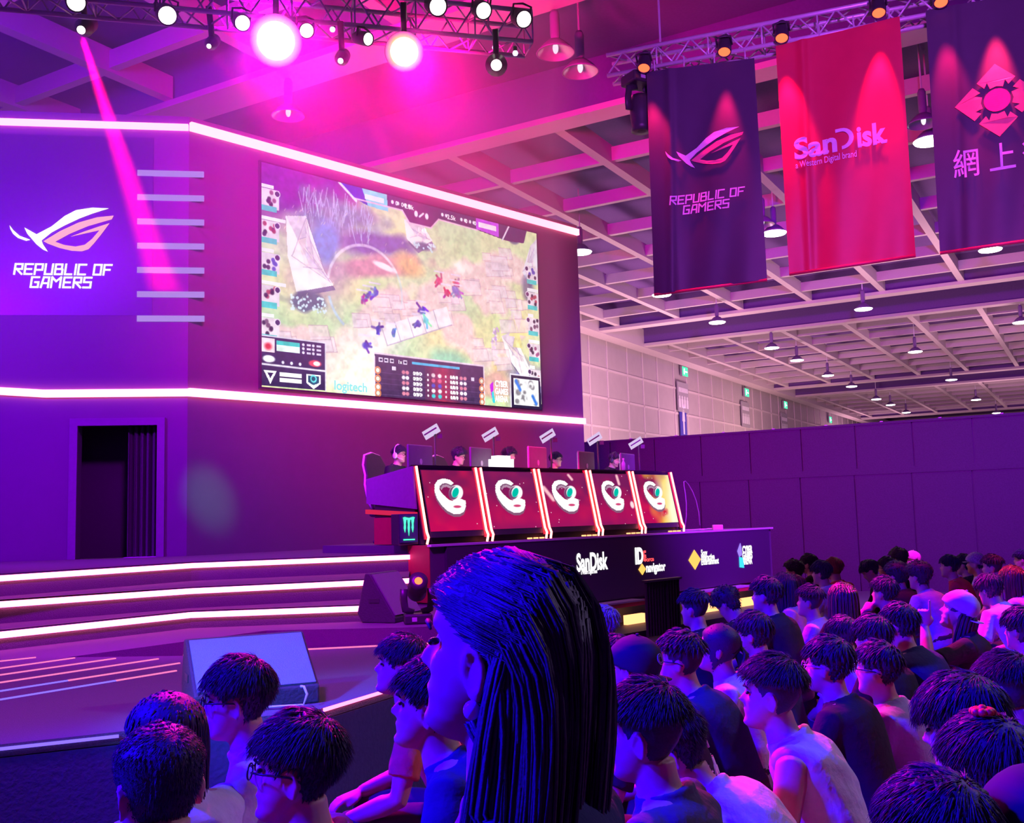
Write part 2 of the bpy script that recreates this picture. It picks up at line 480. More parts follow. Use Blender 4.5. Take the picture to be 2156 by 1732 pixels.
mm.ell(PH.W(u, z - 1.25, .08), .16, .05, .22, seg=10, rings=8)
mm.build('figure', M_signtxt, t)

# ---------------------------------------------------------------- pendant lamps of the hall (bell shades)
M_shaded = pm('dark_lamp_shade', (.20, .12, .28), .7)
M_shade = pm('spun_aluminium_shade', (.52, .48, .52), .35, .6)
E_lamp = em('lamp_glow', (1, .94, .84), 9)
def make_pendant(lit):
    t = empty('pendant_lamp', (0, 0, 0))
    m = MB(); m.lathe([(.07, .20), (.12, .19), (.20, .12), (.27, .04), (.30, 0), (.285, 0), (.25, .05), (.18, .11), (.10, .16)], 24)
    m.build('shade', M_shaded, t, True, True)
    MB().lathe([(.28, .002), (.245, .045), (.175, .10), (.09, .15), (0, .155)], 24).build('reflector', M_shade, t, True, True)
    g = MB(); g.lathe([(.06, .18), (.075, .30), (.075, .62), (.05, .68)], 16, cap0=True, cap1=True); g.build('gear_box', M_shaded, t, True, True)
    s = MB(); s.tube([(0, 0, .66), (0, 0, 1.75)], .018, 8); s.build('rod', M_steel, t, False, True)
    if lit:
        MB().lathe([(.0, -.06), (.18, -.055), (.29, -.035), (.31, -.005), (.0, .0)], 24).build('lamp_glass', E_lamp, t, True, True)
    else:
        MB().ell((0, 0, .08), .045, .045, .09, seg=10, rings=8).build('bulb', em('dim_bulb', (1, .8, 1), 1.2), t, True, True)
    return t
lit_px = [((1222, 530), 'right beside the end of the big screen wall'), ((1630, 490), 'between the first dark banner and the red banner'), ((2085, 525), 'just under the hem of the banner at the right edge'),
 ((1393, 620), 'just under the hem of the first dark banner'), ((1510, 678), 'below the first dark banner in the recess between girders'), ((1818, 650), 'below the red banner in the recess between girders'),
 ((1625, 732), 'nearest of the far row nearer the hall wall'), ((1678, 758), 'second of the far row nearer the hall wall'), ((1743, 790), 'third of the far row nearer the hall wall'), ((1793, 813), 'fourth of the far row nearer the hall wall'),
 ((1927, 740), 'nearest of the far middle row'), ((2150, 678), 'cut by the right edge below the banners'), ((1845, 840), 'fifth of the far row nearer the hall wall'), ((1875, 852), 'sixth of the far row nearer the hall wall'),
 ((1908, 868), 'farthest of the row nearer the hall wall'), ((2003, 799), 'second of the far middle row'), ((2055, 841), 'third of the far middle row'), ((2098, 869), 'farthest of the middle row, just over the black partition'), ((1958, 296), 'half hidden behind the banner at the right edge')]
dim_px = [((1170, 112), 'left of the pair by the truss end'), ((1222, 152), 'right of the pair by the truss end'), ((607, 245), 'alone above the left part of the screen wall'), ((1945, 262), 'between the red banner and the one at the right edge'), ((1606, 473), 'small and grey behind the first dark banner')]
p_lit = p_dim = None
for i, (q, where) in enumerate(lit_px):
    pos = onz(q[0], q[1], 8.8)
    if p_lit is None: o = p_lit = make_pendant(True)
    else: o = copy_tree(p_lit)
    o.location = pos
    tag(o, 'lit bell-shaped hall lamp ' + where, 'lamp', 'lit hall lamps')
    if pos.length < 62:
        lamp_obj('pendant_light', 'SPOT', pos - Vector((0, 0, .06)), pos - Vector((0, 0, 5)), (1, .80, .72), 420, .25, 150, .5)
for i, (q, where) in enumerate(dim_px):
    if p_dim is None: o = p_dim = make_pendant(False)
    else: o = copy_tree(p_dim)
    o.location = onz(q[0], q[1], 8.8)
    tag(o, 'unlit bell-shaped hall lamp ' + where, 'lamp', 'unlit hall lamps')

# ---------------------------------------------------------------- black partition behind the audience
PP = Pl((10.212, 20.0), 120.3)
part = empty('partition_wall', PP.W(0, 0, 0), 'long black panelled partition standing behind the audience', 'partition')
u0 = -11.4
k = 0
while u0 < 7:
    u1 = u0 + 1.16
    MB().pbox(PP, u0 + .012, u1 - .012, 2.56, 3.54, -.04, .0).build('panel', M_cloth, part)
    MB().pbox(PP, u0 + .012 - .07, u1 - .012 - .07, 0, 2.50, -.04, .0).build('panel', M_cloth, part)
    u0 = u1; k += 1
MB().pbox(PP, -11.4, 7, 0, 3.53, -.08, -.045).build('backing', M_black, part)
MB().pbox(PP, -11.4, 7, 2.46, 2.60, -.06, .012).build('rail', M_cloth, part)
MB().pbox(PP, -11.4, 7, 3.52, 3.57, -.06, .012).build('rail', M_cloth, part)
for k in range(12): MB().pbox(PP, -10.87 + k * 1.16, -10.81 + k * 1.16, 3.565, 3.585, -.05, .015).build('clip', M_signgrey, part)

# ---------------------------------------------------------------- stage set: left board with the eye emblem, doorway and light bars
CX, CY = -4.867, 15.0
PW = Pl((CX, CY), 44.8)
PL = Pl((CX, CY), 81.1)
ZB, ZT = 1.30, 8.06
lb = empty('emblem_backdrop', PL.W(-3, ZB, 0), 'dark violet set wall with a glowing eye emblem, light bars and a curtained doorway', 'backdrop')
dl, dr, dt = PL.uz(160, 1000)[0], PL.uz(334, 1000)[0], PL.uz(247, 893)[1]
bd = MB()
bd.pbox(PL, -6.5, dl, ZB, ZT, -.3, 0); bd.pbox(PL, dr, 0, ZB, ZT, -.3, 0); bd.pbox(PL, dl, dr, dt, ZT, -.3, 0)
bd.build('board', M_set, lb)
fr = MB(); f = .09
fr.pbox(PL, dl - f, dl + .02, ZB, dt + f, 0, .05); fr.pbox(PL, dr - .02, dr + f, ZB, dt + f, 0, .05); fr.pbox(PL, dl + .02, dr - .02, dt - .02, dt + f, 0, .05)
fr.build('door_frame', pm('grey_door_frame', (.15, .14, .17), .6), lb)
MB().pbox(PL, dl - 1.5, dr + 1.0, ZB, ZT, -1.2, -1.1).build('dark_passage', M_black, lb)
cu = MB(); pts = []
cm = (dl + dr) / 2 + .1
for k in range(49):
    s = k / 48
    pts.append((cm + (dr - cm) * s, -.22 + .05 * sin(s * 34) + .02 * sin(s * 71)))
for (a, oa), (b_, ob) in zip(pts, pts[1:]):
    cu.hexa([PL.W(a, ZB + .03, oa - .012), PL.W(b_, ZB + .03, ob - .012), PL.W(b_, ZB + .03, ob), PL.W(a, ZB + .03, oa), PL.W(a, dt, oa - .012), PL.W(b_, dt, ob - .012), PL.W(b_, dt, ob), PL.W(a, dt, oa)])
cu.build('curtain', M_cloth, lb)
MB().pbox(PL, cm, dr, ZB + .005, ZB + .03, -.25, .03).build('door_sill', M_steel, lb)
tl = MB(); tl.pbox(PL, -6.5, -.01, 7.83, 7.92, .0, .06); tl.build('led_strip', E_led, lb)
kx = PL.uz(95, 828)[0]
bl = MB()
bl.pbox(PL, kx, .03, 3.70, 3.81, 0, .06)
bl.hexa([PL.W(-6.5, 4.02, 0), PL.W(kx, 3.70, 0), PL.W(kx, 3.70, .06), PL.W(-6.5, 4.02, .06), PL.W(-6.5, 4.11, 0), PL.W(kx, 3.81, 0), PL.W(kx, 3.81, .06), PL.W(-6.5, 4.11, .06)])
bl.build('led_strip', E_led, lb)
for k in range(7):
    u, z = PL.uz(360, 366 + k * 50.8)
    MB().pbox(PL, u - .49, u + .49, z - .045, z + .045, 0, .02).build('light_bar', E_lav, lb)
fnl = lambda x, y, o: PL.W(x, y, .012 + o)
u, z = PL.uz(22, 434)
eye_emblem(fnl, u, z, PL.uz(240, 434)[0] - u, lb, E_white, E_rose)
u, z = PL.uz(31, 556)
rog_words(fnl, u, z, PL.uz(235, 556)[0] - u, lb, E_white, 1.32)
MB().pbox(PL, -6.5, PL.uz(322, 500)[0], 4.93, 7.70, .0, .008).build('led_panel', pm('dark_led_panel', (.07, .06, .10), .35, var=.05), lb)

# ---------------------------------------------------------------- stage set: screen wall
uE = PW.uz(1222, 700)[0]
sw = empty('screen_backdrop', PW.W(uE / 2, ZB, 0), 'dark magenta set wall carrying the big game screen between two light strips', 'backdrop')
MB().pbox(PW, 0, uE, ZB, ZT, -.4, 0).build('board', M_set, sw)
MB().pbox(PW, 0.0, uE, 7.83, 7.96, .0, .07).build('led_strip', em('cream_led_tube', (1, .15, .22), 7.5), sw)
MB().pbox(PW, 0.0, uE, 3.70, 3.82, .0, .07).build('led_strip', E_led, sw)
us0, us1 = PW.uz(547, 600)[0], PW.uz(1131, 680)[0]
zs0, zs1 = 3.93, 7.615
# ---------------------------------------------------------------- the game picture on the big screen
def vnoise(h, w_, n, seed):                   # smooth value noise
    r = np.random.RandomState(seed).rand(n + 2, int(n * w_ / h) + 3)
    y = np.linspace(0, n, h, endpoint=False); x = np.linspace(0, n * w_ / h, w_, endpoint=False)
    yi, xi = y.astype(int), x.astype(int)
    fy = (y - yi)[:, None]; fx = (x - xi)[None]
    fy = fy * fy * (3 - 2 * fy); fx = fx * fx * (3 - 2 * fx)
    a = r[yi][:, xi]; b_ = r[yi][:, xi + 1]; c = r[yi + 1][:, xi]; d = r[yi + 1][:, xi + 1]
    return (a * (1 - fx) + b_ * fx) * (1 - fy) + (c * (1 - fx) + d * fx) * fy
class Paint:                                  # x, y in 0..1, colours given as sRGB 0..255
    def __init__(s, h, w_, col):
        s.h, s.w = h, w_
        s.im = np.ones((h, w_, 3)) * np.array(col, float)
        s.Y, s.X = np.meshgrid((np.arange(h) + .5) / h, (np.arange(w_) + .5) / w_, indexing='ij')
        s.asp = w_ / h
    def mix(s, m, col, a=1.0):
        m = np.clip(m, 0, 1)[..., None] * a
        s.im = s.im * (1 - m) + np.array(col, float) * m
        return s
    def blob(s, x, y, rx, ry, col, a=1.0, soft=.6, nz=0, seed=0, rot=0):
        dx, dy = (s.X - x) * s.asp, s.Y - y
        c, d = cos(rot), sin(rot)
        r = np.sqrt(((dx * c + dy * d) / (rx * s.asp)) ** 2 + ((-dx * d + dy * c) / ry) ** 2)
        if nz: r = r + (vnoise(s.h, s.w, 14, seed) - .5) * nz
        return s.mix((1 - r) / max(soft, 1e-3), col, a)
    def rect(s, x0, y0, x1, y1, col, a=1.0):
        return s.mix(((s.X > x0) & (s.X < x1) & (s.Y > y0) & (s.Y < y1)).astype(float), col, a)
    def poly(s, pts, col, a=1.0):
        ins = np.zeros((s.h, s.w), bool); n = len(pts)
        for i in range(n):
            (x1, y1), (x2, y2) = pts[i], pts[(i + 1) % n]
            c = ((y1 > s.Y) != (y2 > s.Y)) & (s.X < (x2 - x1) * (s.Y - y1) / (y2 - y1 + 1e-12) + x1)
            ins ^= c
        return s.mix(ins.astype(float), col, a)
    def ring(s, x, y, r, th, col, a=1.0, ry=None, a0=None, a1=None):
        dx, dy = (s.X - x) * s.asp, (s.Y - y) * (1 if ry is None else r / ry)
        m = np.clip((th - np.abs(np.hypot(dx, dy) - r)) / (th * .6), 0, 1)
        if a0 is not None:
            t = np.arctan2(dy, dx); m = m * ((t > a0) & (t < a1))
        return s.mix(m, col, a)
    def line(s, x0, y0, x1, y1, th, col, a=1.0):
        ax, ay = (s.X - x0) * s.asp, s.Y - y0
        bx, by = (x1 - x0) * s.asp, y1 - y0
        t = np.clip((ax * bx + ay * by) / (bx * bx + by * by + 1e-12), 0, 1)
        d = np.hypot(ax - bx * t, ay - by * t)
        return s.mix(1.5 - d / th, col, a)
    def lin(s):
        c = np.clip(s.im / 255, 0, 1)
        return np.where(c <= .04045, c / 12.92, ((c + .055) / 1.055) ** 2.4)
def game_picture():
    P = Paint(324, 576, (214, 226, 172))
    h, w_ = P.h, P.w
    rs = np.random.RandomState(4)
    P.mix(vnoise(h, w_, 5, 1) * 1.6 - .5, (196, 222, 150), .8)
    P.mix(vnoise(h, w_, 6, 2) * 2 - .9, (240, 226, 160), .8)
    P.mix(vnoise(h, w_, 4, 3) * 2 - 1.0, (150, 206, 160), .7)
    # paths of pale pink stone
    for x, y, rx, ry, rot in ((.38, .60, .16, .12, -.5), (.55, .52, .15, .12, -.45), (.70, .33, .16, .10, -.2), (.86, .24, .13, .09, 0), (.80, .40, .10, .13, 0), (.66, .62, .09, .12, .4), (.74, .74, .10, .08, .5), (.16, .82, .2, .09, .1), (.06, .76, .16, .06, 0), (.30, .86, .16, .2, 0), (.90, .56, .05, .1, .3)):
        P.blob(x, y, rx, ry, (240, 206, 202), .95, .35, .5, int(x * 900), rot)
    P.blob(.30, .90, .14, .26, (255, 250, 226), 1, .8); P.blob(.36, .72, .12, .12, (255, 244, 240), .9, .8)
    # violet haze tint painted into the upper left; river bank, bushes
    P.blob(.05, .02, .34, .30, (128, 24, 150), 1, .5, .5, 7)
    P.blob(.22, .17, .17, .13, (110, 122, 172), .95, .5, .6, 8)
    P.blob(.33, .27, .22, .07, (112, 88, 168), .95, .5, .5, 9, -.12)
    P.blob(.36, .37, .2, .07, (206, 136, 150), .95, .4, .4, 10, -.22)
    P.blob(.47, .33, .07, .08, (240, 190, 110), .9, .7, .5, 11)
    for k in range(90):
        x, y = .12 + rs.rand() * .22, .09 + rs.rand() * .16
        P.line(x, y + .03, x + (rs.rand() - .5) * .03, y - .03 - rs.rand() * .03, .0022, (176, 192, 224), .75)
    # monuments of white stone
    def stone(pts, c1=(255, 250, 246), c2=(214, 196, 214)):
        P.poly([(x + .006, y + .02) for x, y in pts], (108, 92, 140), .8); P.poly(pts, c1)
        cx_, cy_ = sum(p[0] for p in pts) / len(pts), sum(p[1] for p in pts) / len(pts)
        P.poly([pts[0], pts[1], (cx_, cy_)], c2, .8)
        for j in range(9):
            t1, t2 = rs.rand(2); i1, i2 = rs.randint(len(pts)), rs.randint(len(pts))
            q1 = (pts[i1][0] * t1 + cx_ * (1 - t1), pts[i1][1] * t1 + cy_ * (1 - t1)); q2 = (pts[i2][0] * t2 + cx_ * (1 - t2), pts[i2][1] * t2 + cy_ * (1 - t2))
            P.poly([q1, q2, (cx_ + (rs.rand() - .5) * .05, cy_ + (rs.rand() - .5) * .09)], [(232, 206, 222), (255, 240, 226), (206, 186, 220), (240, 214, 206)][j % 4], .55)
            P.line(*q1, *q2, .002, (170, 140, 180), .6)
    P.blob(.17, .42, .13, .26, (196, 150, 176), .8, .6, .4, 12, .25); P.blob(.19, .30, .05, .14, (110, 140, 220), .9, .5, .4, 13, .4)
    stone([(.07, .22), (.13, .20), (.185, .44), (.215, .50), (.10, .56), (.075, .40)])
    P.blob(.13, .60, .075, .05, (84, 90, 120), .95, .4, .7, 14)
    for k in range(60): P.blob(.08 + rs.rand() * .11, .57 + rs.rand() * .07, .004, .007, (214, 244, 250), .9, .4)
    stone([(.455, .10), (.53, .12), (.56, .18), (.50, .24), (.465, .20)]); P.blob(.53, .22, .05, .03, (70, 84, 120), .9, .5, .6, 15)
    for k in range(24): P.blob(.49 + rs.rand() * .08, .20 + rs.rand() * .04, .004, .007, (200, 236, 250), .9, .4)
    P.blob(.83, .76, .05, .22, (236, 196, 120), .9, .7, .4, 16); P.blob(.93, .86, .13, .14, (128, 112, 176), .95, .5, .6, 17); P.blob(.91, .86, .04, .06, (88, 132, 214), .95, .4, .3, 18)
    stone([(.83, .62), (.88, .58), (.93, .72), (.96, .80), (.92, .84), (.85, .72)])
    for k in range(70):
        t = rs.rand(); P.blob(.80 - .012 * sin(t * 3.1) + rs.rand() * .02, .58 + t * .2, .005, .008, (196, 158, 220) if k % 3 else (255, 245, 255), .9, .4)
    for x, y in ((.885, .56), (.925, .55), (.90, .62)): P.poly([(x, y - .08), (x + .022, y + .05), (x - .022, y + .05)], (240, 232, 140), .9)
    stone([(.97, .08), (1.0, .03), (1.0, .24), (.955, .30), (.93, .24)], (230, 226, 240)); P.blob(.955, .34, .03, .12, (92, 88, 128), .8, .6, .5, 19, -.3)
    P.ring(.895, .03, .05, .02, (84, 92, 130), .9); P.blob(.895, .02, .02, .03, (90, 190, 200), .9)
    P.blob(.61, .80, .09, .10, (120, 200, 170), .75, .7, .5, 20); P.blob(.78, .88, .10, .09, (222, 160, 150), .85, .5, .5, 21)
    # flagstones with joints
    for k in range(46):
        x, y = [(.38, .6), (.55, .52), (.86, .24), (.8, .4), (.74, .74), (.14, .8), (.9, .5)][k % 7]
        x += (rs.rand() - .5) * .2; y += (rs.rand() - .5) * .16; s_ = .018 + rs.rand() * .02
        q = [(x - s_, y - s_ * .9), (x + s_ * .9, y - s_ * 1.2), (x + s_ * 1.2, y + s_ * .8), (x - s_ * .8, y + s_ * 1.3)]
        P.poly(q, (244, 218, 222) if k % 2 else (226, 206, 220), .7)
        for a, b_ in zip(q, q[1:]): P.line(*a, *b_, .002, (190, 150, 168), .6)
    for k in range(5):
        x, y = .37 + k * .047, .66 - k * .03
        P.poly([(x, y), (x + .05, y - .03), (x + .07, y + .06), (x + .02, y + .09)], (250, 240, 246), .9)
        P.line(x, y, x + .02, y + .09, .003, (176, 160, 190), .8); P.line(x + .02, y + .09, x + .07, y + .06, .003, (176, 160, 190), .8)
    for k in range(260):
        x, y = rs.rand(), .15 + rs.rand() * .8
        P.line(x, y, x + .004, y - .012, .0016, (250, 250, 200), .5)
    # circles and small figures in the fight
    P.ring(.32, .50, .22, .010, (250, 246, 255), .6, None, -3.0, -.6); P.ring(.32, .50, .22, .008, (190, 224, 236), .5, None, -.6, .3); P.ring(.32, .50, .22, .01, (180, 214, 240), .8, None, 2.2, 2.9)
    P.blob(.385, .365, .05, .02, (255, 255, 255), 1, .5, 0, 0, .2); P.blob(.67, .29, .05, .05, (255, 252, 240), 1, .8)
    for x, y, c in ((.33, .52, (86, 60, 190)), (.352, .50, (60, 80, 200)), (.31, .545, (140, 60, 190)), (.36, .68, (50, 50, 180)), (.41, .685, (66, 84, 190)), (.315, .76, (70, 60, 200)), (.515, .55, (44, 60, 190)), (.53, .60, (70, 200, 214)), (.50, .62, (50, 60, 170)), (.585, .38, (220, 50, 96)), (.65, .38, (206, 60, 110)), (.61, .44, (214, 44, 90)), (.655, .43, (150, 90, 170)), (.645, .41, (96, 100, 190))):
        for j in range(7):
            a_, b__ = (rs.rand(2) - .5) * .03; P.line(x + a_ * .5, y + b__ * 1.2, x + a_ + (rs.rand() - .5) * .02, y + b__ + (rs.rand() - .5) * .05, .006, [max(0, min(255, q + (rs.rand() - .5) * 120)) for q in c], .9)
        P.blob(x, y, .012, .018, c, .8, .5, 1.2, int(x * 999)); P.line(x - .02, y - .045, x + .015, y - .045, .004, (235, 225, 255), .8)
    # broadcast frames
    dk = (52, 26, 84)
    P.poly([(.28, 0), (.955, 0), (.94, .075), (.86, .085), (.74, .065), (.585, .06), (.555, .115), (.475, .115), (.45, .06), (.28, .06)], dk, .93)
    P.poly([(.24, 0), (.395, 0), (.40, .085), (.33, .08), (.27, .05)], (40, 40, 190)); P.poly([(.31, .0), (.395, .0), (.40, .085), (.33, .08)], (96, 214, 240)); P.rect(.32, .025, .385, .05, (235, 245, 255))
    P.poly([(.735, 0), (.83, 0), (.83, .075), (.735, .06)], (196, 60, 230)); P.rect(.745, .02, .82, .045, (255, 235, 255))
    for a, b_ in (((.28, .06), (.45, .06)), ((.45, .06), (.475, .115)), ((.475, .115), (.555, .115)), ((.555, .115), (.585, .06)), ((.585, .06), (.74, .066))): P.line(*a, *b_, .004, (235, 190, 220))
    P.line(.235, .0, .29, .07, .006, (240, 240, 255)); P.line(.845, .085, .875, .0, .005, (250, 230, 255))
    for x in (.415, .435, .46, .475, .60, .615, .675, .69, .71, .725): P.blob(x, .03, .006, .012, (245, 240, 255), 1, .4)
    for x in (.50, .54): P.blob(x, .06, .008, .02, (250, 244, 255), 1, .4)
    P.line(.513, .07, .527, .05, .005, (245, 240, 255))
    for side in (0, 1):
        for k in range(5):
            y = .115 + k * .145 if not side else .20 + k * .145
            x0 = .0 if not side else .95
            c = [(150, 60, 110), (170, 40, 60), (70, 60, 180), (180, 50, 70), (110, 70, 100)][(k + side * 2) % 5]
            P.rect(x0, y, x0 + .05, y + .09, (232, 214, 226)); P.rect(x0, y - .02, x0 + (.07 if k % 2 else .035) * (.7 if side else 1), y - .003, (250, 246, 255))
            for j in range(7): P.blob(x0 + .006 + rs.rand() * .036, y + .01 + rs.rand() * .06, .007, .013, c if j % 3 else (40, 20, 50), .9, .4)
            P.rect(x0, y + .075, x0 + .043, y + .10, (46, 196, 200)); P.blob(x0 + (.045 if not side else .0), y + .015, .009, .016, (70, 40, 90), 1, .3); P.ring(x0 + (.045 if not side else .0), y + .015, .014, .003, (240, 220, 240))
    # lower left panel
    P.rect(0, .775, .187, .995, dk, .95); P.line(0, .775, .187, .775, .003, (226, 214, 236)); P.line(.187, .775, .187, 1, .003, (226, 214, 236)); P.line(0, .90, .187, .905, .004, (236, 226, 244))
    P.rect(.0, .785, .036, .845, (250, 214, 226)); P.blob(.018, .82, .014, .022, (220, 40, 60)); P.rect(.042, .79, .11, .808, (40, 190, 190)); P.rect(.042, .81, .11, .835, (226, 250, 240))
    for j in range(6): P.blob(.12 + (j % 2) * .03, .795 + (j // 2) * .018, .005, .008, (235, 225, 250), 1, .4); P.rect(.13 + (j % 2) * .03, .79 + (j // 2) * .018, .143 + (j % 2) * .03, .80 + (j // 2) * .018, (220, 205, 240))
    P.blob(.02, .875, .02, .018, (250, 246, 255), 1, .3); P.blob(.155, .875, .022, .018, (240, 60, 90), 1, .3); P.blob(.16, .875, .012, .012, (255, 240, 240), 1, .3)
    for x in (.06, .085, .11): P.blob(x, .885, .005, .009, (240, 235, 255), 1, .4)
    P.poly([(.005, .925), (.042, .925), (.024, .985)], (255, 250, 255)); P.poly([(.015, .935), (.033, .935), (.024, .96)], dk)
    for y in (.93, .955): P.rect(.05, y, .115, y + .018, (252, 246, 255))
    P.poly([(.128, .925), (.172, .925), (.172, .965), (.15, .992), (.128, .965)], (244, 246, 255)); P.poly([(.134, .932), (.166, .932), (.166, .962), (.15, .975), (.134, .962)], (40, 70, 110)); P.ring(.15, .945, .014, .005, (90, 220, 230))
    # score table
    x0, x1, y0 = .345, .752, .79
    P.rect(x0, y0, x1, 1, (66, 34, 84), .95)
    P.mix(((P.X > .52) & (P.X < .66) & (P.Y > .83)) * (1 - np.abs(P.X - .59) / .08), (200, 40, 80), .8)
    P.line(x0, y0 + .02, x0, 1, .004, (244, 214, 236)); P.line(x0, y0 + .004, x1, y0 + .004, .004, (244, 214, 236)); P.line(x1, y0, x1, 1, .004, (244, 214, 236))
    P.rect(.475, .815, .655, .828, (64, 172, 226))
    for x in (.367, .385, .405, .452): P.rect(x - .007, .812, x + .007, .832, (226, 206, 236)); P.rect(x - .004, .817, x + .004, .827, dk)
    P.rect(.405, .848, .418, .868, (226, 206, 236)); P.rect(.70, .862, .712, .88, (226, 206, 236))
    for k in range(5):
        y = .872 + k * .026
        for x in (.445, .458, .66, .675): P.blob(x, y, .008, .012, (250, 236, 250) if k % 2 else (220, 120, 150), 1, .4)
        for x in (.485, .497, .509, .62, .632, .644): P.blob(x, y, .0038, .009, (255, 250, 255), 1, .5)
        for x in (.488 + .003, .626): P.line(x, y + .008, x + .004, y - .008, .002, (240, 230, 250))
        for x in (.533, .60): P.blob(x, y, .004, .008, (250, 240, 255), 1, .4)
        for x in (.553, .577): P.blob(x, y, .009, .013, [(240, 210, 220), (220, 90, 130), (90, 70, 190), (240, 230, 240), (60, 190, 200)][k], 1, .4)
        P.line(.35, y + .013, .74, y + .013, .0012, (110, 70, 130), .6)
    for y in (.875, .915, .955, .985):
        for x in (.356, .742): P.blob(x, y, .008, .014, (255, 236, 210), 1, .4); P.ring(x, y, .016, .004, (240, 130, 70))
    # map inset
    P.poly([(.868, .82), (.995, .82), (1, 1), (.862, 1), (.862, .83)], (40, 26, 60)); P.line(.864, .82, 1, .82, .004, (236, 230, 240)); P.line(.864, .82, .864, 1, .004, (236, 230, 240))
    P.rect(.876, .838, .988, .985, (236, 236, 238))
    for k in range(26):
        P.blob(.885 + rs.rand() * .09, .85 + rs.rand() * .12, .012, .018, (120, 112, 122) if k % 2 else (250, 250, 252), .9, .5, .8, 60 + k)
    P.line(.888, .855, .905, .90, .010, (46, 110, 220)); P.line(.96, .93, .975, .97, .010, (46, 110, 220))
    g_ = vnoise(h, w_, 40, 71) * .16 + vnoise(h, w_, 90, 72) * .10 + .86
    P.im = np.clip(P.im * g_[..., None], 0, 255); P.im = P.im + (255 - P.im) * .16 * (P.im.mean(-1, keepdims=True) / 255)
    P.poly([(.775, .89), (.79, .87), (.79, .93), (.782, .96)], (200, 40, 220)); P.poly([(.782, .93), (.79, .92), (.796, .985), (.786, .985)], (60, 210, 220))
    return P.lin()
scr = empty('game_screen', PW.W((us0 + us1) / 2, zs0, .0), 'huge bright video screen showing a fantasy battle game from above', 'screen')
MB().pbox(PW, us0 - .03, us1 + .03, zs0 - .03, zs1 + .03, .0, .05).build('bezel', M_dark, scr)
E_scr = em_attr('screen_picture', 1.25)
display('display', game_picture(), lambda s, t: PW.W(us0 + (us1 - us0) * s, zs1 + (zs0 - zs1) * t, .056), scr, E_scr)
ws, hs = us1 - us0, zs1 - zs0
def scr_txt(s, x, y, hgt, m=E_white, name='caption', bold=.01, width=None):
    return text_on(name, s, PW, us0 + ws * x, zs1 - hs * y, hgt * hs, m, scr, .06, bold, width=width)
for x, s in ((.462, '2.0k'), (.622, '2.5k'), (.508, '1:48')): scr_txt(s, x - .004, .045 if s != '1:48' else .15, .034)
for x in (.425, .446, .69, .726): scr_txt('0', x, .042, .03)
for y, s in ((.895, 'CYBER'), (.935, 'GAMES'), (.975, 'ARENA')): scr_txt(s, .796, y, .045, bold=.03, width=.055 * ws)
scr_txt('logitech', .212, .985, .06, em('cyan_caption', (.35, .95, 1), .95), bold=.02)
scr_txt('1x', .425, .832, .026)
for k in range(5):
    scr_txt('0/0/0', .478, .881 + k * .026, .026); scr_txt('0/0/0', .616, .881 + k * .026, .026)

# ---------------------------------------------------------------- stage decks and steps
def poly_deck(pts, z0, z1, mb=None):          # prism over a ground polygon
    mb = mb or MB()
    mb.plate([(p[0], p[1]) for p in pts], lambda x, y, o: Vector((x, y, z0 + o)), z1 - z0)
    return mb
d36 = Vector((sin(rad(36)), cos(rad(36))))
stage = empty('stage', (-4, 13, 0), 'main stage with carpeted steps edged by pink light strips', 'stage')
LEV = [((-5.29, 10.41), (-3.97, 12.40), (-1.39, 13.28), 1.28), ((-5.04, 9.93), (-3.60, 11.17), (-1.27, 11.98), 1.05), ((-4.72, 9.32), (-3.48, 10.86), (-1.30, 11.12), .82)]
back = [(-1.43, 13.31), (-2.80, 14.58), (3.25, 21.0), (1.6, 21.6), (-4.9, 14.95), (-12, 13.85)]
tops = []
for i, (a, c, e, z) in enumerate(LEV):
    a, c, e = Vector(a), Vector(c), Vector(e)
    far = a + (a - c).normalized() * 3.2
    pl = [far, c, e]
    if i == 0: body = [tuple(far), tuple(c), tuple(e)] + back + [(-12, far.y)]
    else:
        up = LEV[i - 1]
        ua, uc, ue = Vector(up[0]), Vector(up[1]), Vector(up[2])
        uf = ua + (ua - uc).normalized() * 3.2
        body = [tuple(far), tuple(c), tuple(e), (ue.x + .0, ue.y - .01), (uc.x + .003, uc.y - .003), (uf.x, uf.y)]
    z_top = z + .045
    o = poly_deck(body, .66 if i else .66, z_top).build('upper_deck' if i == 0 else 'step', M_carpet, stage)
    ls = MB()
    for p, q in ((far, c), (c, e)):
        dv = (q - p).normalized(); nn = Vector((dv.y, -dv.x))
        P3 = lambda v, zz: Vector((v.x, v.y, zz))
        a0, a1 = p + nn * .003, q + nn * .003; b0_, b1_ = p + nn * .03, q + nn * .03
        ls.hexa([P3(a0, z - .03), P3(a1, z - .03), P3(b1_, z - .03), P3(b0_, z - .03), P3(a0, z + .03), P3(a1, z + .03), P3(b1_, z + .03), P3(b0_, z + .03)])
    ls.build('led_strip', E_led, o)
    ns = MB()
    for p, q in ((far, c), (c, e)):
        dv = (q - p).normalized(); nn = Vector((dv.y, -dv.x))
        ns.bar((p + nn * .012).to_3d() + Vector((0, 0, z_top - .008)), (q + nn * .012).to_3d() + Vector((0, 0, z_top - .008)), .03, .02)
    ns.build('nosing', M_dark, o)
lower = [(-6.2, 5.4), (-3.71, 8.85), (-2.56, 10.41), (-1.06, 10.34), (-.2, 10.6), (-.6, 12.6), (-1.3, 13.0), (-3.9, 12.2), (-7.2, 8.2)]
o = poly_deck(lower, 0, .68).build('lower_deck', M_deck, stage)

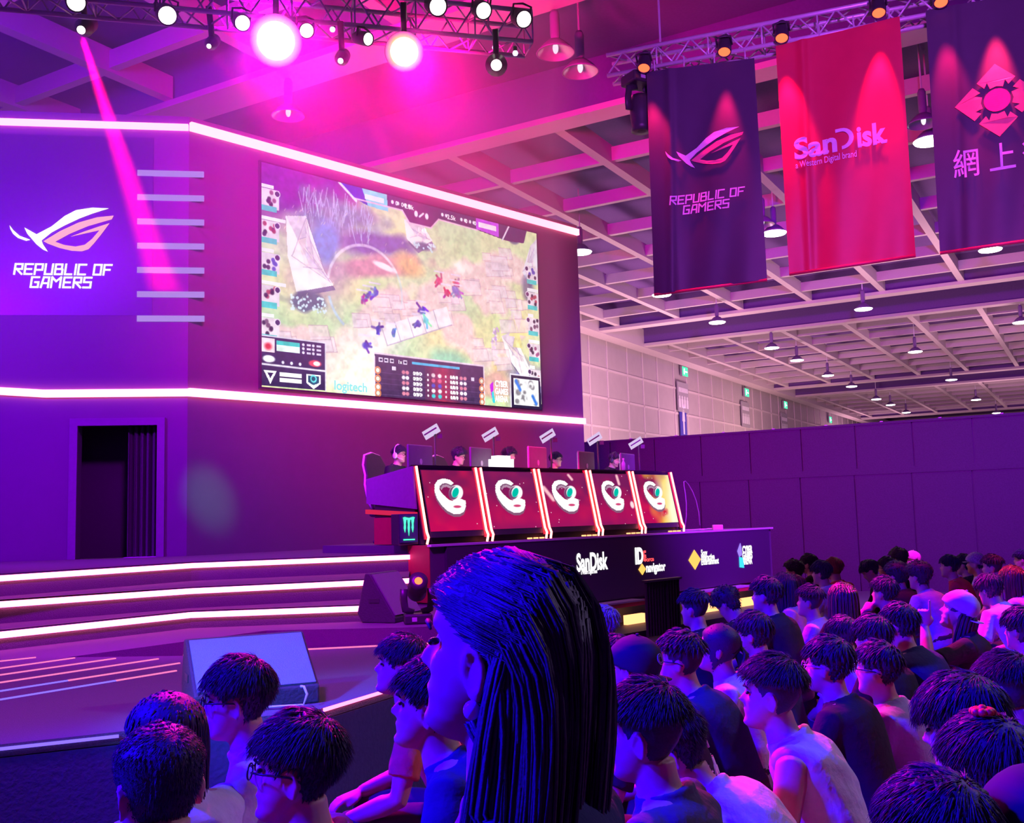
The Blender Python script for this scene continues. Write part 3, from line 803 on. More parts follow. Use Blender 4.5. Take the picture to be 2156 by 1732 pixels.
run = empty('stage_runway', (-2.5, 7, 0), 'low forestage deck with floor light lines in front of the audience', 'stage')
dk_poly = [(-7.2, 2.85), (-1.14, 5.71), (-.785, 6.45), (.31, 8.75), (-1.0, 8.60), (-2.70, 8.25), (-4.27, 8.42), (-7.6, 8.9)]
poly_deck(dk_poly, .66, .72).build('deck', M_deck, run)
poly_deck([(x * .997, y * .997 + .012) for x, y in dk_poly], 0, .655).build('skirt', pm('deck_skirt_cloth', (.075, .055, .15), .9, var=.2, scale=40, bump=.2), run)
def edge_strip(name, a, b_, z, m, w_=.02, h_=.02): MB().bar(Vector((*a, z)), Vector((*b_, z)), w_, h_).build(name, m, run)
edge_strip('led_strip', (-7.2, 2.84), (-2.05, 5.27), .70, E_stripeb, .014, .014)
edge_strip('led_strip', (-1.10, 5.78), (.31, 8.74), .71, em('edge_floor_led', (1, .12, .32), 5), .014, .018)
edge_strip('led_strip', (-2.70, 8.25), (.31, 8.76), .725, E_stripe, .015, .012)
for (xa, ya), (xb, yb), blue in (((0, 1392), (75, 1384), 0), ((0, 1407), (157, 1385), 0), ((0, 1421), (243, 1386), 0), ((0, 1437), (333, 1387), 0), ((0, 1455), (378, 1396), 1), ((0, 1473), (371, 1412), 1)):
    A, B_ = onz(xa, ya, .722), onz(xb, yb, .722)
    D = (B_ - A)
    if blue:
        Cm = A + D * (.34 if ya == 1455 else .62)
        MB().bar(A - D * .6, Cm, .02, .012).build('floor_line', E_stripeb, run)
        MB().bar(Cm, B_, .02, .012).build('floor_line', E_stripe, run)
    else:
        MB().bar(A - D * .6, B_, .02, .012).build('floor_line', E_stripe, run)
# ---------------------------------------------------------------- player platform with the sponsor fascia
PS = Pl((-1.10, 13.0), 43.3)
plat = empty('player_platform', PS.W(4, 0, -1), 'dark platform carrying the players desk with a lit sponsor fascia along its front', 'platform')
uR = PS.uz(1622, 1113)[0]
MB().pbox(PS, 0, uR, 0, 1.43, -2.3, 0).build('body', M_set, plat)
MB().pbox(PS, -.012, .0, .70, 1.43, -.42, 0).build('end_panel', M_redboard, plat)
fas = MB().pbox(PS, .25, uR - .15, .46, 1.41, 0, .05).build('fascia_screen', pm('dark_display_glass', (.06, .055, .07), .3, var=.04), plat)
MB().pbox(PS, -.03, uR, 1.41, 1.44, -.02, .06).build('edge_trim', M_steel, plat)
def fas_uz(px, py): return PS.uz(px, py, .06)
def fas_word(s, px0, px1, pyb, hgt, m, bold=.02, name='lettering'):
    u0_, z = fas_uz(px0, pyb); u1_ = fas_uz(px1, pyb)[0]
    return text_on(name, s, PS, u0_, z, hgt, m, plat, .056, bold, width=u1_ - u0_)
E_yel = em('amber_sign_light', (1, .48, .10), 1.5); E_redl = em('red_sign_light', (1, .08, .10), 1.4)
E_cyan = em('cyan_sign_light', (.05, .62, 1), 1.4); E_blul = em('violet_sign_light', (.30, .18, 1), 1.4)
fas_word('SanDisk', 1215, 1281, 1202, .36, E_white, .035); fas_word('a Western Digital brand', 1224, 1258, 1209, .09, E_white, .02)
fas_word('ID', 1338, 1355, 1186, .34, E_white, .05); fas_word('E', 1355, 1361, 1180, .22, E_redl, .04); fas_word('Force', 1358, 1377, 1182, .10, E_redl, .03)
fas_word('navigator', 1361, 1402, 1204, .20, E_white, .035)
for k, s in enumerate(('Sony', 'Interactive', 'Entertainment')): fas_word(s, 1477, (1490, 1505, 1514)[k], 1170 + k * 9.5, .15, E_white, .03)
for k, s in enumerate(('CYBER', 'GAMES', 'ARENA')): fas_word(s, 1564, 1585, 1165 + k * 11.5, .19, E_white, .04)
def diamond(px, py, hw, hh, m):
    u, z = fas_uz(px, py); uu = fas_uz(px + hw, py)[0] - u; zz = z - fas_uz(px, py + hh)[1]
    MB().plate([(u - uu, z), (u, z - zz), (u + uu, z), (u, z + zz)], lambda x, y, o: PS.W(x, y, .052 + o), .01).build('diamond_mark', m, plat)
diamond(1352.5, 1198, 7.5, 12, E_yel); diamond(1463, 1178, 12.5, 21, E_yel)
def shard(pts, m):
    MB().plate([fas_uz(*q) for q in pts], lambda x, y, o: PS.W(x, y, .052 + o), .01).build('shard_mark', m, plat)
shard([(1559, 1143), (1561, 1152), (1562, 1168), (1557, 1172), (1553, 1160)], E_blul); shard([(1557, 1172), (1564, 1174), (1567, 1195), (1558, 1194)], E_cyan)
shard([(1008, 1168), (1008, 1180), (1000, 1190), (988, 1192), (992, 1178)], E_cyan)
# low plinth in front of the fascia with orange light tubes, ledges and drapes
pln = empty('front_plinth', PS.W(5, 0, .5), 'low stepped plinth with orange light tubes in front of the sponsor fascia', 'plinth')
MB().pbox(PS, 1.0, uR, 0, .10, .06, 1.0).build('base', M_black, pln)
MB().pbox(PS, 1.0, uR, .36, .42, .06, .30).build('ledge', M_redboard, pln)
for (a, b_, yc) in ((1321, 1359, 1315), (1482, 1514, 1293), (1560, 1602, 1281)):
    u0_, u1_ = PS.uz(a, yc, .35)[0], PS.uz(b_, yc, .35)[0]; z = PS.uz((a + b_) / 2, yc, .35)[1]
    MB().pbox(PS, u0_, u1_, max(.1, z - .07), max(.24, z + .07), .28, .35).build('light_tube', E_orange, pln)
for (a, b_, yc) in ((1262, 1356, 1259), (1468, 1583, 1231)):
    u0_, u1_ = PS.uz(a, yc, .3)[0], PS.uz(b_, yc, .3)[0]
    MB().pbox(PS, u0_, u1_, .42, .445, .06, .31).build('ledge_board', pm('grey_ledge', (.42, .36, .42), .7), pln)
dr_ = empty('drape', PS.W(3.4, 0, 1.1), 'black pleated drape hanging in front of the sponsor platform', 'curtain')
u0_, u1_ = PS.uz(1362, 1300, 1.1)[0], PS.uz(1432, 1300, 1.1)[0]
zt_ = PS.uz(1395, 1222, 1.1)[1]
cm_ = MB(); q = [(u0_ + (u1_ - u0_) * k / 60, 1.1 + .045 * sin(k * 1.25) * (.35 if k < 34 else 1)) for k in range(61)]
for (a, oa), (b_, ob) in zip(q, q[1:]):
    cm_.hexa([PS.W(a, .02, oa - .02), PS.W(b_, .02, ob - .02), PS.W(b_, .02, ob), PS.W(a, .02, oa), PS.W(a, zt_, oa - .02), PS.W(b_, zt_, ob - .02), PS.W(b_, zt_, ob), PS.W(a, zt_, oa)])
cm_.build('cloth', M_cloth, dr_)
MB().pbox(PS, u0_ - .02, u1_ + .02, zt_, zt_ + .03, 1.05, 1.15).build('rail', M_dark, dr_)

# ---------------------------------------------------------------- players' desk: five leaning panels with headset pictures
PD = Pl((-1.178, 13.2), 43.3)
LEAN = -.20
zb, zt = 1.50, PD.uz(880, 986, LEAN)[1]
ztop_r = zt
def dsk(u, z, off=0): return PD.W(u, z, LEAN * (z - zb) / (zt - zb) + off)
desk = empty('player_desk', PD.W(3.2, 1.43, -.5), 'long five-seat players desk with leaning red picture panels and light tubes', 'desk')
ub = [PD.uz(x, y)[0] for x, y in ((899, 1140), (1030, 1135), (1153, 1130), (1262, 1122), (1352, 1113), (1436, 1101))]
uA, uZ = ub[0] - .05, ub[-1] + .05
cb = MB()
cb.hexa([PD.W(uA, 1.44, -1.0), PD.W(uZ, 1.44, -1.0), PD.W(uZ, 1.44, -.06), PD.W(uA, 1.44, -.06), PD.W(uA, zt - .30, -1.0), PD.W(uZ, zt - .30, -1.0), PD.W(uZ, zt - .30, LEAN - .04), PD.W(uA, zt - .30, LEAN - .04)])
cb.build('carcass', M_black, desk)
MB().hexa([dsk(uA, zt - .36, -.9), dsk(uZ, zt - .36, -.9), dsk(uZ, zt + .0, -.06), dsk(uA, zt + .0, -.06), dsk(uA, zt - .30, -.9), dsk(uZ, zt - .30, -.9), dsk(uZ, zt + .05, -.02), dsk(uA, zt + .05, -.02)]).build('top_rail', M_dark, desk)
sp = MB()
sp.hexa([PD.W(uA - .03, 2.0, -1.15), PD.W(uA, 2.0, -1.15), PD.W(uA, 1.9, -.12), PD.W(uA - .03, 1.9, -.12), PD.W(uA - .03, zt - .10, -1.15), PD.W(uA, zt - .10, -1.15), PD.W(uA, zt + .03, LEAN + .02), PD.W(uA - .03, zt + .03, LEAN + .02)])
sp.build('side_panel', pm('mauve_side_board', (.30, .22, .30), .5), desk)
MB().hexa([PD.W(uA - .05, 1.86, -1.15), PD.W(uA - .0, 1.86, -1.15), PD.W(uA - .0, 1.80, -.12), PD.W(uA - .05, 1.80, -.12), PD.W(uA - .05, 1.92, -1.15), PD.W(uA, 1.92, -1.15), PD.W(uA, 1.86, -.12), PD.W(uA - .05, 1.86, -.12)]).build('side_light', em('dull_red_light', (.75, .02, .10), .9), desk)
MB().pbox(PD, uA - .02, uA, 1.44, 1.80, -1.0, -.45).build('lower_side', M_redboard, desk)
def panel_picture(kind):
    P = Paint(132, 112, (128, 24, 84))
    P.mix(np.clip((P.Y - .25) * 1.6, 0, 1), (206, 10, 88), .85)
    P.mix(vnoise(132, 112, 6, 30 + kind) * 1.3 - .4, (226, 24, 84), .7); P.mix(vnoise(132, 112, 5, 40 + kind) * 1.6 - 1.0, (110, 26, 90), .7)
    if kind in (1, 2, 3): P.mix((1 - P.Y) * 1.1 - .25, (112, 30, 96), .75); P.mix((P.Y - .62) * 2, (118, 28, 96), .7)
    if kind == 4:
        P.mix(np.clip((P.X - .38) * 2.2 + (vnoise(132, 112, 4, 55) - .5) * 1.6, 0, 1), (250, 206, 60), .95)
        P.mix(np.clip((P.X - .62) * 3.0 + (vnoise(132, 112, 4, 56) - .5) * 1.2, 0, 1), (255, 250, 214), 1)
        P.blob(.66, .78, .12, .10, (206, 20, 60), .9, .7, .6, 3); P.blob(.3, .45, .15, .12, (240, 90, 60), .6, .8, .5, 4)
    rs = np.random.RandomState(kind + 3)
    for k in range(10 if kind else 5): P.blob(rs.rand(), rs.rand(), .012, .011, (255, 214, 230), 1, .5)
    if kind == 2: P.line(.02, .28, .18, .50, .035, (250, 190, 200)); P.line(.62, .04, .68, .12, .025, (250, 190, 200))
    if kind == 3: P.line(.68, .04, .70, .2, .03, (250, 190, 200)); P.blob(.95, .62, .07, .09, (250, 220, 226), 1, .4)
    # over-ear headset, leaning, white band with a teal ear cup
    A_ = P.asp
    def body(pts, c, a=1.0): P.poly(pts, c, a)
    outer = [(.56, .235), (.50, .185), (.40, .165), (.30, .19), (.235, .26), (.215, .36), (.235, .46), (.29, .56), (.37, .645), (.47, .695), (.57, .70), (.65, .665), (.70, .59), (.715, .50), (.64, .47), (.56, .485), (.48, .50), (.43, .485), (.385, .44), (.34, .395), (.305, .34), (.31, .285), (.36, .245), (.43, .235), (.51, .265)]
    outer = [(.46 + (x - .46) * 1.12, .44 + (y - .44) * 1.12) for x, y in outer]
    body([(x - .008, y + .045) for x, y in outer], (132, 96, 124), .9)
    body(outer, (255, 252, 252))
    body([(.305, .30), (.36, .245), (.43, .235), (.51, .265), (.49, .30), (.42, .275), (.36, .285), (.32, .33)], (186, 150, 176), .9)
    P.blob(.585, .375, .135, .150, (255, 252, 252), 1, .12, 0, 0, .55); P.blob(.545, .375, .095, .130, (120, 70, 112), 1, .12, 0, 0, .5); P.blob(.585, .355, .080, .115, (255, 255, 255), 1, .15, 0, 0, .55); P.blob(.575, .37, .062, .10, (0, 190, 168), 1, .2, 0, 0, .5)
    P.blob(.565, .605, .085, .026, (206, 60, 112), .95, .3)
    return P.lin()
E_pan = em_attr('panel_picture', 1.05)
gap = .085
for k in range(5):
    a, b_ = ub[k] + gap, ub[k + 1] - gap
    pn = MB().hexa([dsk(a, zb + .02, -.02), dsk(b_, zb + .02, -.02), dsk(b_, zb + .02, .0), dsk(a, zb + .02, .0), dsk(a, zt - .01, -.02), dsk(b_, zt - .01, -.02), dsk(b_, zt - .01, .0), dsk(a, zt - .01, .0)]).build('display_panel', M_dark, desk)
    display('picture', panel_picture(k), lambda s, t: dsk(a + (b_ - a) * s, zt - .02 + (zb + .12 - zt) * t, .004), pn, E_pan)
E_tube = em('desk_led_tube', (1, .16, .14), 7.5)
for k in range(6):
    for d in ((-.05, .05) if 0 < k < 5 else ((0,))):
        u = ub[k] + d
        MB().tube([dsk(u, zt + .03, .02), dsk(u, zb + .10, .02), dsk(u - .01, zb + .03, .05), PD.W(u - .06, 1.445, .07)], .017, 8).build('light_tube', E_tube, desk, True)
        MB().hexa([dsk(u - .04, zb, -.02), dsk(u + .04, zb, -.02), dsk(u + .04, zb, .004), dsk(u - .04, zb, .004), dsk(u - .04, zt + .03, -.02), dsk(u + .04, zt + .03, -.02), dsk(u + .04, zt + .03, .004), dsk(u - .04, zt + .03, .004)]).build('tube_backing', M_redboard, desk)
for k in range(2, 6):
    m = MB()
    for j in range(3): m.tube([PD.W(ub[k] - .5 + j * .13, 1.452, .06), PD.W(ub[k] - .41 + j * .13, 1.452, .06)], .012, 6)
    m.build('floor_tube', E_orange, desk)
# small drinks fridge at the end of the desk
E_green = em('green_emblem_light', (.06, 1, .42), 2.0)
fu, fz = PD.uz(868, 1137, -.05)
PF = Pl(PD.W(fu, 0, -.12), 60)
fr_ = empty('drinks_fridge', PF.W(0, 1.43, 0), 'small black drinks fridge with a glowing green claw emblem beside the players desk', 'fridge')
bevel(MB().pbox(PF, -.14, .14, 1.44, 1.84, -.25, 0).build('cabinet', M_dark, fr_), .01)
MB().pbox(PF, -.125, .125, 1.47, 1.83, .0, .012).build('glass_door', pm('green_tinted_glass', (.06, .16, .13), .15), fr_)
cl = MB()
for x, lo in ((-.055, 1.60), (0, 1.555), (.055, 1.60)):
    cl.plate([(x - .022, 1.79), (x - .012, 1.70), (x - .017, 1.66), (x - .002, lo), (x + .010, 1.66), (x + .008, 1.71), (x + .022, 1.785)], lambda x_, y, o: PF.W(x_, y, .013 + o), .006)
cl.plate([(-.085, 1.79), (-.06, 1.80), (.0, 1.785), (.06, 1.80), (.085, 1.79), (.06, 1.765), (-.06, 1.765)], lambda x_, y, o: PF.W(x_, y, .013 + o), .006)
cl.build('claw_emblem', E_green, fr_)
MB().pbox(PF, -.08, .08, 1.50, 1.515, .013, .018).build('tag_line', E_green, fr_)
q = onz(835, 1140, 1.46)
tag(MB().box((q.x, q.y, 1.395), (.09, .06, .09)).build('paper_cup', M_white), 'small white paper cup on the floor left of the drinks fridge', 'cup')
q = PS.px(1511, 1111, -.4)
tag(bevel(MB().box((q.x, q.y, 1.43 + .045), (.18, .12, .09)).build('white_box', M_white)), 'little white box on the platform right of the players desk', 'box')
cb_ = MB(); p0 = PS.px(1440, 1112, -.3); p1 = PS.px(1500, 1112, -.5); p0.z = p1.z = 1.44
cb_.tube([p0.lerp(p1, t / 12) + Vector((0, .08 * sin(t * 1.3), .012)) for t in range(13)], .012, 6)
tag(cb_.build('cable', M_white), 'pale cable trailing on the platform right of the players desk', 'cable')
for k, (dx, kk) in enumerate(((0, .9), (.9, -.7))):
    p0 = PS.W(7.2 + dx, 1.43, -1.6)
    c_ = MB().tube([p0 + PS.u * (t * .05 + .12 * sin(t * .7 + dx)) + Vector((0, 0, .95 * abs(sin(t * .28)) + .01)) for t in range(12)], .010, 6)
    tag(c_.build('hanging_cable', pm('grey_cable', (.3, .26, .34), .6), None, True), ('grey cable arching against the partition, nearer the desk', 'grey cable arching against the partition, farther from the desk')[k], 'cable')

# ---------------------------------------------------------------- monitors and clip lights on the desk
zdk = zt - .30
def make_monitor():
    t = empty('monitor', (0, 0, 0))
    bevel(MB().box((0, 0, .30), (.56, .035, .33)).build('back_shell', pm('grey_monitor_back', (.22, .20, .24), .5), t, local=True), .012)
    MB().box((0, .05, .12), (.07, .03, .24)).build('stand', M_steel, t, local=True)
    MB().lathe([(.0, .012), (.13, .012), (.13, .0), (.0, 0)], 20).build('foot', M_dark, t, local=True)
    MB().box((0, .019, .30), (.53, .004, .30)).build('screen_glass', em('monitor_screen_glow', (.80, .72, 1), 3.5), t, local=True)
    lg = MB().lathe([(.0, .002), (.03, .002), (.03, 0), (0, 0)], 12, Matrix.Translation((.0, -.019, .30)) @ Matrix.Rotation(pi / 2, 4, 'X')); lg.build('badge', M_steel, t, local=True)
    return t
mon = None
wh = ['leftmost of the five on the players desk', 'second from the left on the players desk', 'middle one of the five on the players desk', 'fourth from the left on the players desk', 'rightmost of the five on the players desk']
for k, (px, py) in enumerate(((884, 962), (1012, 966), (1131, 963), (1234, 972), (1321, 975))):
    u, z = PD.uz(px, py, -.55)
    if mon is None: o = mon = make_monitor()
    else: o = copy_tree(mon)
    o.location = PD.W(u, zdk, -.55); o.rotation_euler = (0, 0, rad(-(43.3 - 90) + 12))
    o.scale = (1, 1, (z + .16 - zdk) / .46)
    tag(o, 'grey gaming monitor seen from behind, ' + wh[k], 'monitor', 'monitors on the players desk')
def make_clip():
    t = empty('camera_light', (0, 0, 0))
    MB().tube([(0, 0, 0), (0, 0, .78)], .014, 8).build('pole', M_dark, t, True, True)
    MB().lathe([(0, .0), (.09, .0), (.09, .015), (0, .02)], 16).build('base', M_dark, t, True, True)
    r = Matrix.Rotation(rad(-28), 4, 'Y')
    MB().box((-.05, 0, .80), (.24, .11, .11), r).build('head', em('pale_head_added_glow', (.80, .62, .95), .9), t, local=True)  # white plastic head; emission added to make it look pale
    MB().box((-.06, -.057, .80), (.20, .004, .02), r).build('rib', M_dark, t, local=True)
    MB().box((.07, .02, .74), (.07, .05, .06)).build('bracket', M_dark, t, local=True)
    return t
clip = None
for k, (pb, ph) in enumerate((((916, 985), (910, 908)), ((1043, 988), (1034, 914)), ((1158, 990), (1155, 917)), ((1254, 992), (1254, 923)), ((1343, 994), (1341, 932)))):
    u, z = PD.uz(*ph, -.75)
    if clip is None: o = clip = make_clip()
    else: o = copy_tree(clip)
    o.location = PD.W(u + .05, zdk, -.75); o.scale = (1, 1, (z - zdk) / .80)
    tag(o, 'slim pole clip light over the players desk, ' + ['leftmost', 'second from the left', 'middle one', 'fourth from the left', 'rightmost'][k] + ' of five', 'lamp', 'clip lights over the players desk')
# white console on the third seat, water bottle
u, z = PD.uz(1062, 974, LEAN - .05)
wc = empty('white_device', PD.W(u, zt + .05, LEAN - .05), 'bright white box-shaped device on the desk edge in front of the third seat', 'device')
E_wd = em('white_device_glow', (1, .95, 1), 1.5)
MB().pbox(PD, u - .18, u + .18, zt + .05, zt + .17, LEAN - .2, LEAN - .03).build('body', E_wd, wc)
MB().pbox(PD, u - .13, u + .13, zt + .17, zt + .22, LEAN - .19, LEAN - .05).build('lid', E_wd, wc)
u, z = PD.uz(1313, 985, -.3)
bt = empty('water_bottle', PD.W(u, zt + .03, -.3), 'clear water bottle standing on the desk before the fifth seat', 'bottle')
MB().lathe([(.0, 0), (.035, 0), (.035, .14), (.014, .18), (.014, .20), (0, .20)], 16, Matrix.Translation(PD.W(u, zt + .03, -.3))).build('body', pm('clear_bottle', (.5, .6, .75), .1), bt, True)
MB().lathe([(.0, .20), (.018, .20), (.018, .225), (0, .225)], 12, Matrix.Translation(PD.W(u, zt + .03, -.3))).build('cap', M_white, bt)

# ---------------------------------------------------------------- floor monitors (wedges) and the moving head on the deck
M_grille = pm('pale_speaker_grille', (.20, .34, .40), .6, var=.2, scale=160, bump=.5)
M_cab = pm('speaker_cabinet_paint', (.06, .055, .07), .6, var=.2, scale=60, bump=.3)
def wedge(name_loc, rz, wdt, dep, hgt, label, grille=M_grille, front=.10):
    t = empty('stage_monitor', name_loc, label, 'speaker', None, rz)
    # local: x along the front edge, -y towards the front, profile in y,z
    prof = [(-dep / 2, 0), (dep / 2 - .06, 0), (dep / 2, .10), (dep / 2 - .10, hgt), (dep / 2 - .16, hgt), (-dep / 2 - .0, front)]
    n = len(prof); m = MB()
    vs_ = [(-wdt / 2, y, z) for y, z in prof] + [(wdt / 2, y, z) for y, z in prof]
    m.add(vs_, [tuple(range(n)), tuple(range(2 * n - 1, n - 1, -1))] + [(i, i + n, (i + 1) % n + n, (i + 1) % n) for i in range(n)])
    bevel(m.build('cabinet', M_cab, t, local=True), .012)
    y0, z0, y1, z1 = -dep / 2, front, dep / 2 - .16, hgt
    nn = Vector((0, -(z1 - z0), (y1 - y0))).normalized() * .012
    g = MB(); e = .02
    A = [Vector((-wdt / 2 + e, y0, z0)), Vector((wdt / 2 - e, y0, z0)), Vector((wdt / 2 - e, y1, z1)), Vector((-wdt / 2 + e, y1, z1))]
    d_ = (A[3] - A[0]).normalized() * e
    A[0] += d_; A[1] += d_; A[2] -= d_; A[3] -= d_
    g.hexa([a - nn * .2 for a in A] + [a + nn for a in A]); g.build('grille', grille, t, local=True)
    for sx in (-1, 1): MB().box((sx * (wdt / 2 + .002), .02, hgt * .45), (.006, .13, .045)).build('handle', M_dark, t, local=True)
    return t
a0, a1 = Vector((-1.77, 5.66, 0)), Vector((-1.15, 5.95, 0))
wd = wedge(((a0.x + a1.x) / 2 - .13, (a0.y + a1.y) / 2 + .25, .72), math.atan2(a1.y - a0.y, a1.x - a0.x), .70, .56, .37, 'big wedge speaker with pale blue lit grille on the forestage deck edge')
cbm = MB(); q0 = Vector((-1.22, 5.84, .735))
cbm.tube([q0 + Vector((-.02, -.01, .10)), q0 + Vector((0, -.02, .10)), q0 + Vector((.02, -.03, .06)), q0 + Vector((.0, -.03, 0)), q0 + Vector((-.2, -.07, 0)), q0 + Vector((-.4, -.2, 0))], .008, 6)
tag(cbm.build('speaker_cable', M_white, None, True), 'pale plug and cable at the foot of the big wedge speaker', 'cable')
q = onz(700, 1150, 1.325)
wedge((q.x + .1, q.y + .3, 1.325), rad(24), .78, .55, .45, 'dark wedge speaker standing on the upper stage left of the players desk', pm('dim_speaker_grille', (.22, .19, .24), .6, var=.2, scale=160, bump=.5))
q = onz(818, 1308, .68)
wedge((q.x, q.y + .15, .68), rad(68), .62, .46, .52, 'wedge speaker with a violet side at the foot of the steps beside the moving light', pm('dim_speaker_grille', (.2, .2, .2)), .06)

def moving_head(loc, rz, tilt, label, m_lens, sc=1.0, hang=False):
    t = empty('moving_head_light', loc, label, 'stage light', None, rz)
    s = -1 if hang else 1
    F_ = Matrix.Scale(s, 4, (0, 0, 1))
    bevel(MB().box((0, 0, s * .06 * sc), (.34 * sc, .26 * sc, .12 * sc)).build('base', M_dark, t, local=True), .02 * sc)
    yk = MB()
    for sx in (-1, 1): yk.tube([(sx * .05 * sc, 0, s * .13 * sc), (sx * .15 * sc, 0, s * .17 * sc), (sx * .17 * sc, 0, s * .30 * sc), (sx * .165 * sc, 0, s * .42 * sc)], [(.02 * sc, .045 * sc)] * 4, 8)
    yk.build('yoke', M_dark, t, True, True)
    r = Matrix.Translation((0, 0, s * .42 * sc)) @ Matrix.Rotation(tilt, 4, 'X')
    MB().lathe([(0, -.20 * sc), (.09 * sc, -.19 * sc), (.12 * sc, -.12 * sc), (.12 * sc, .06 * sc), (.105 * sc, .16 * sc), (.115 * sc, .22 * sc), (.05 * sc, .218 * sc), (0, .216 * sc)], 20, r).build('head', M_dark, t, True, True)
    MB().lathe([(0, .222 * sc), (.048 * sc, .219 * sc)], 20, r).build('lens', m_lens, t, False, True)
    pn = MB().box((-.05 * sc, -.132 * sc, s * .06 * sc), (.06 * sc, .006, .05 * sc)); pn.build('display', M_steel, t, local=True)
    return t
E_amber = em('amber_lens_glow', (1, .12, .04), 3.5)
q = onz(880, 1312, .68)
mhd = moving_head((q.x, q.y, .68), rad(10), rad(62), 'black moving head light glowing amber on the floor at the end of the steps', E_amber, .86)
q = onz(1336, 168, 6.62)
moving_head((1.52, 10.75, 6.60), rad(30), rad(180), 'dark unlit moving head light hanging at the left end of the banner truss', M_black, 1.0, True)
# ---------------------------------------------------------------- trusses
def box_truss(name, a, b_, sz, label, n):
    t = empty(name, (Vector(a) + Vector(b_)) / 2, label, 'truss')
    a, b_ = Vector(a), Vector(b_)
    d = (b_ - a).normalized(); sd = d.cross(Vector((0, 0, 1))).normalized() * sz / 2; up = Vector((0, 0, sz / 2))
    cs = [sd + up, -sd + up, -sd - up, sd - up]
    for c in cs: MB().tube([a + c, b_ + c], .025, 8).build('chord', M_steel, t, True)
    for f_ in range(4):
        c0, c1 = cs[f_], cs[(f_ + 1) % 4]
        m = MB()
        for k in range(n):
            p, q_ = a.lerp(b_, k / n), a.lerp(b_, (k + 1) / n)
            if k % 2: c0_, c1_ = c1, c0
            else: c0_, c1_ = c0, c1
            m.tube([p + c0_, q_ + c1_], .010, 6)
            m.tube([q_ + c0, q_ + c1], .010, 6) if k % 3 == 2 else None
        m.build('lacing', M_steel, t, True)
    return t, d, sd, up
ts_r = aty(1112, 72, 10.3); ts_l = onz(-260, -60, ts_r.z)
dv = Vector((ts_r.x - ts_l.x, ts_r.y - ts_l.y, 0))
tl_, d_l, sd_l, up_l = box_truss('lighting_truss', ts_l, ts_r, .34, 'aluminium box truss over the stage crowded with glowing lamps', 30)
tb_a = onz(1284, 147, 6.75); tb_b = onz(2330, -55, 6.75)
tr_, d_r, sd_r, up_r = box_truss('banner_truss', tb_a, tb_b, .24, 'aluminium box truss carrying the hanging sponsor banners', 26)
for p in (ts_l.lerp(ts_r, .5), ts_l.lerp(ts_r, .93)): MB().tube([p, p + Vector((0, 0, 10.6 - p.z))], .012, 6).build('hanger', M_steel, tl_)
for p in (tb_a.lerp(tb_b, .12), tb_a.lerp(tb_b, .6)): MB().tube([p, p + Vector((0, 0, 10.6 - p.z))], .012, 6).build('hanger', M_steel, tr_)

# ---------------------------------------------------------------- lamps on the stage truss
def bloom_mat(name, c0, c1, s0, s1):           # bloom around a lamp, painted as a radial ramp on its lens
    m = em(name, c0, s0); nt = m.node_tree
    tc = nt.nodes.new('ShaderNodeTexCoord'); gr = nt.nodes.new('ShaderNodeTexGradient'); gr.gradient_type = 'SPHERICAL'
    mp = nt.nodes.new('ShaderNodeMapping'); mp.inputs['Location'].default_value = (-1, 0, -1); mp.inputs['Scale'].default_value = (2, 0, 2)
    nt.links.new(tc.outputs['Generated'], mp.inputs[0]); nt.links.new(mp.outputs[0], gr.inputs[0])
    cr = nt.nodes.new('ShaderNodeValToRGB'); nt.links.new(gr.outputs['Fac'], cr.inputs[0])
    e0, e1 = cr.color_ramp.elements
    e0.position = 0.0; e0.color = (*[x * s1 for x in c1], 1); e1.position = .45; e1.color = (*[x * s0 for x in c0], 1)
    mid = cr.color_ramp.elements.new(.26); mid.color = (1.0, .70, .30, 1)
    e = nt.nodes['Emission']; e.inputs[1].default_value = 1; nt.links.new(cr.outputs[0], e.inputs[0])
    return m
E_par = em('par_lens_glow', (1, .86, .80), 5)
E_small = em('beam_lens_glow', (1, .75, .85), 5)
def make_par(r, m_lens, cell=True):
    t = empty('par_can_light', (0, 0, 0))
    # lens faces -y (towards the viewer when unrotated)
    R_ = Matrix.Rotation(pi / 2, 4, 'X')
    MB().lathe([(r * 1.18, .02), (r * 1.2, -.06), (r * 1.1, -.16), (r * .7, -.22), (0, -.23)], 20, R_).build('can', M_dark, t, True, True)
    MB().lathe([(r * 1.18, .02), (r * 1.02, .025), (r * 1.0, .0)], 20, R_).build('rim', M_dark, t, True, True)
    L = MB().lathe([(0, .012), (r, .012)], 24, R_).build('lens', m_lens, t, False, True)
    yk = MB().tube([(-r * 1.25, .08, 0), (-r * 1.25, .10, r * 1.5), (0, .10, r * 1.75), (r * 1.25, .10, r * 1.5), (r * 1.25, .08, 0)], .012, 6)
    yk.build('yoke', M_dark, t, True, True)
    return t
def aim(o, loc, target):
    o.location = loc
    o.rotation_euler = (Vector(target) - Vector(loc)).to_track_quat('-Y', 'Z').to_euler()
spec = [(160, 4, 19, 'cut by the top edge far left'), (352, 32, 19, 'round and white, second from the left'), (510, 48, 16, 'just left of the larger yellow-cored lamp'), (645, 64, 15, 'just right of the larger yellow-cored lamp'),
        (773, 82, 13, 'turned sideways between the two yellow-cored lamps'), (921, 13, 19, 'standing on top beside a dark post'), (1017, 22, 17, 'second from the right on top of the truss'), (1102, 40, 17, 'rightmost on top of the truss end')]
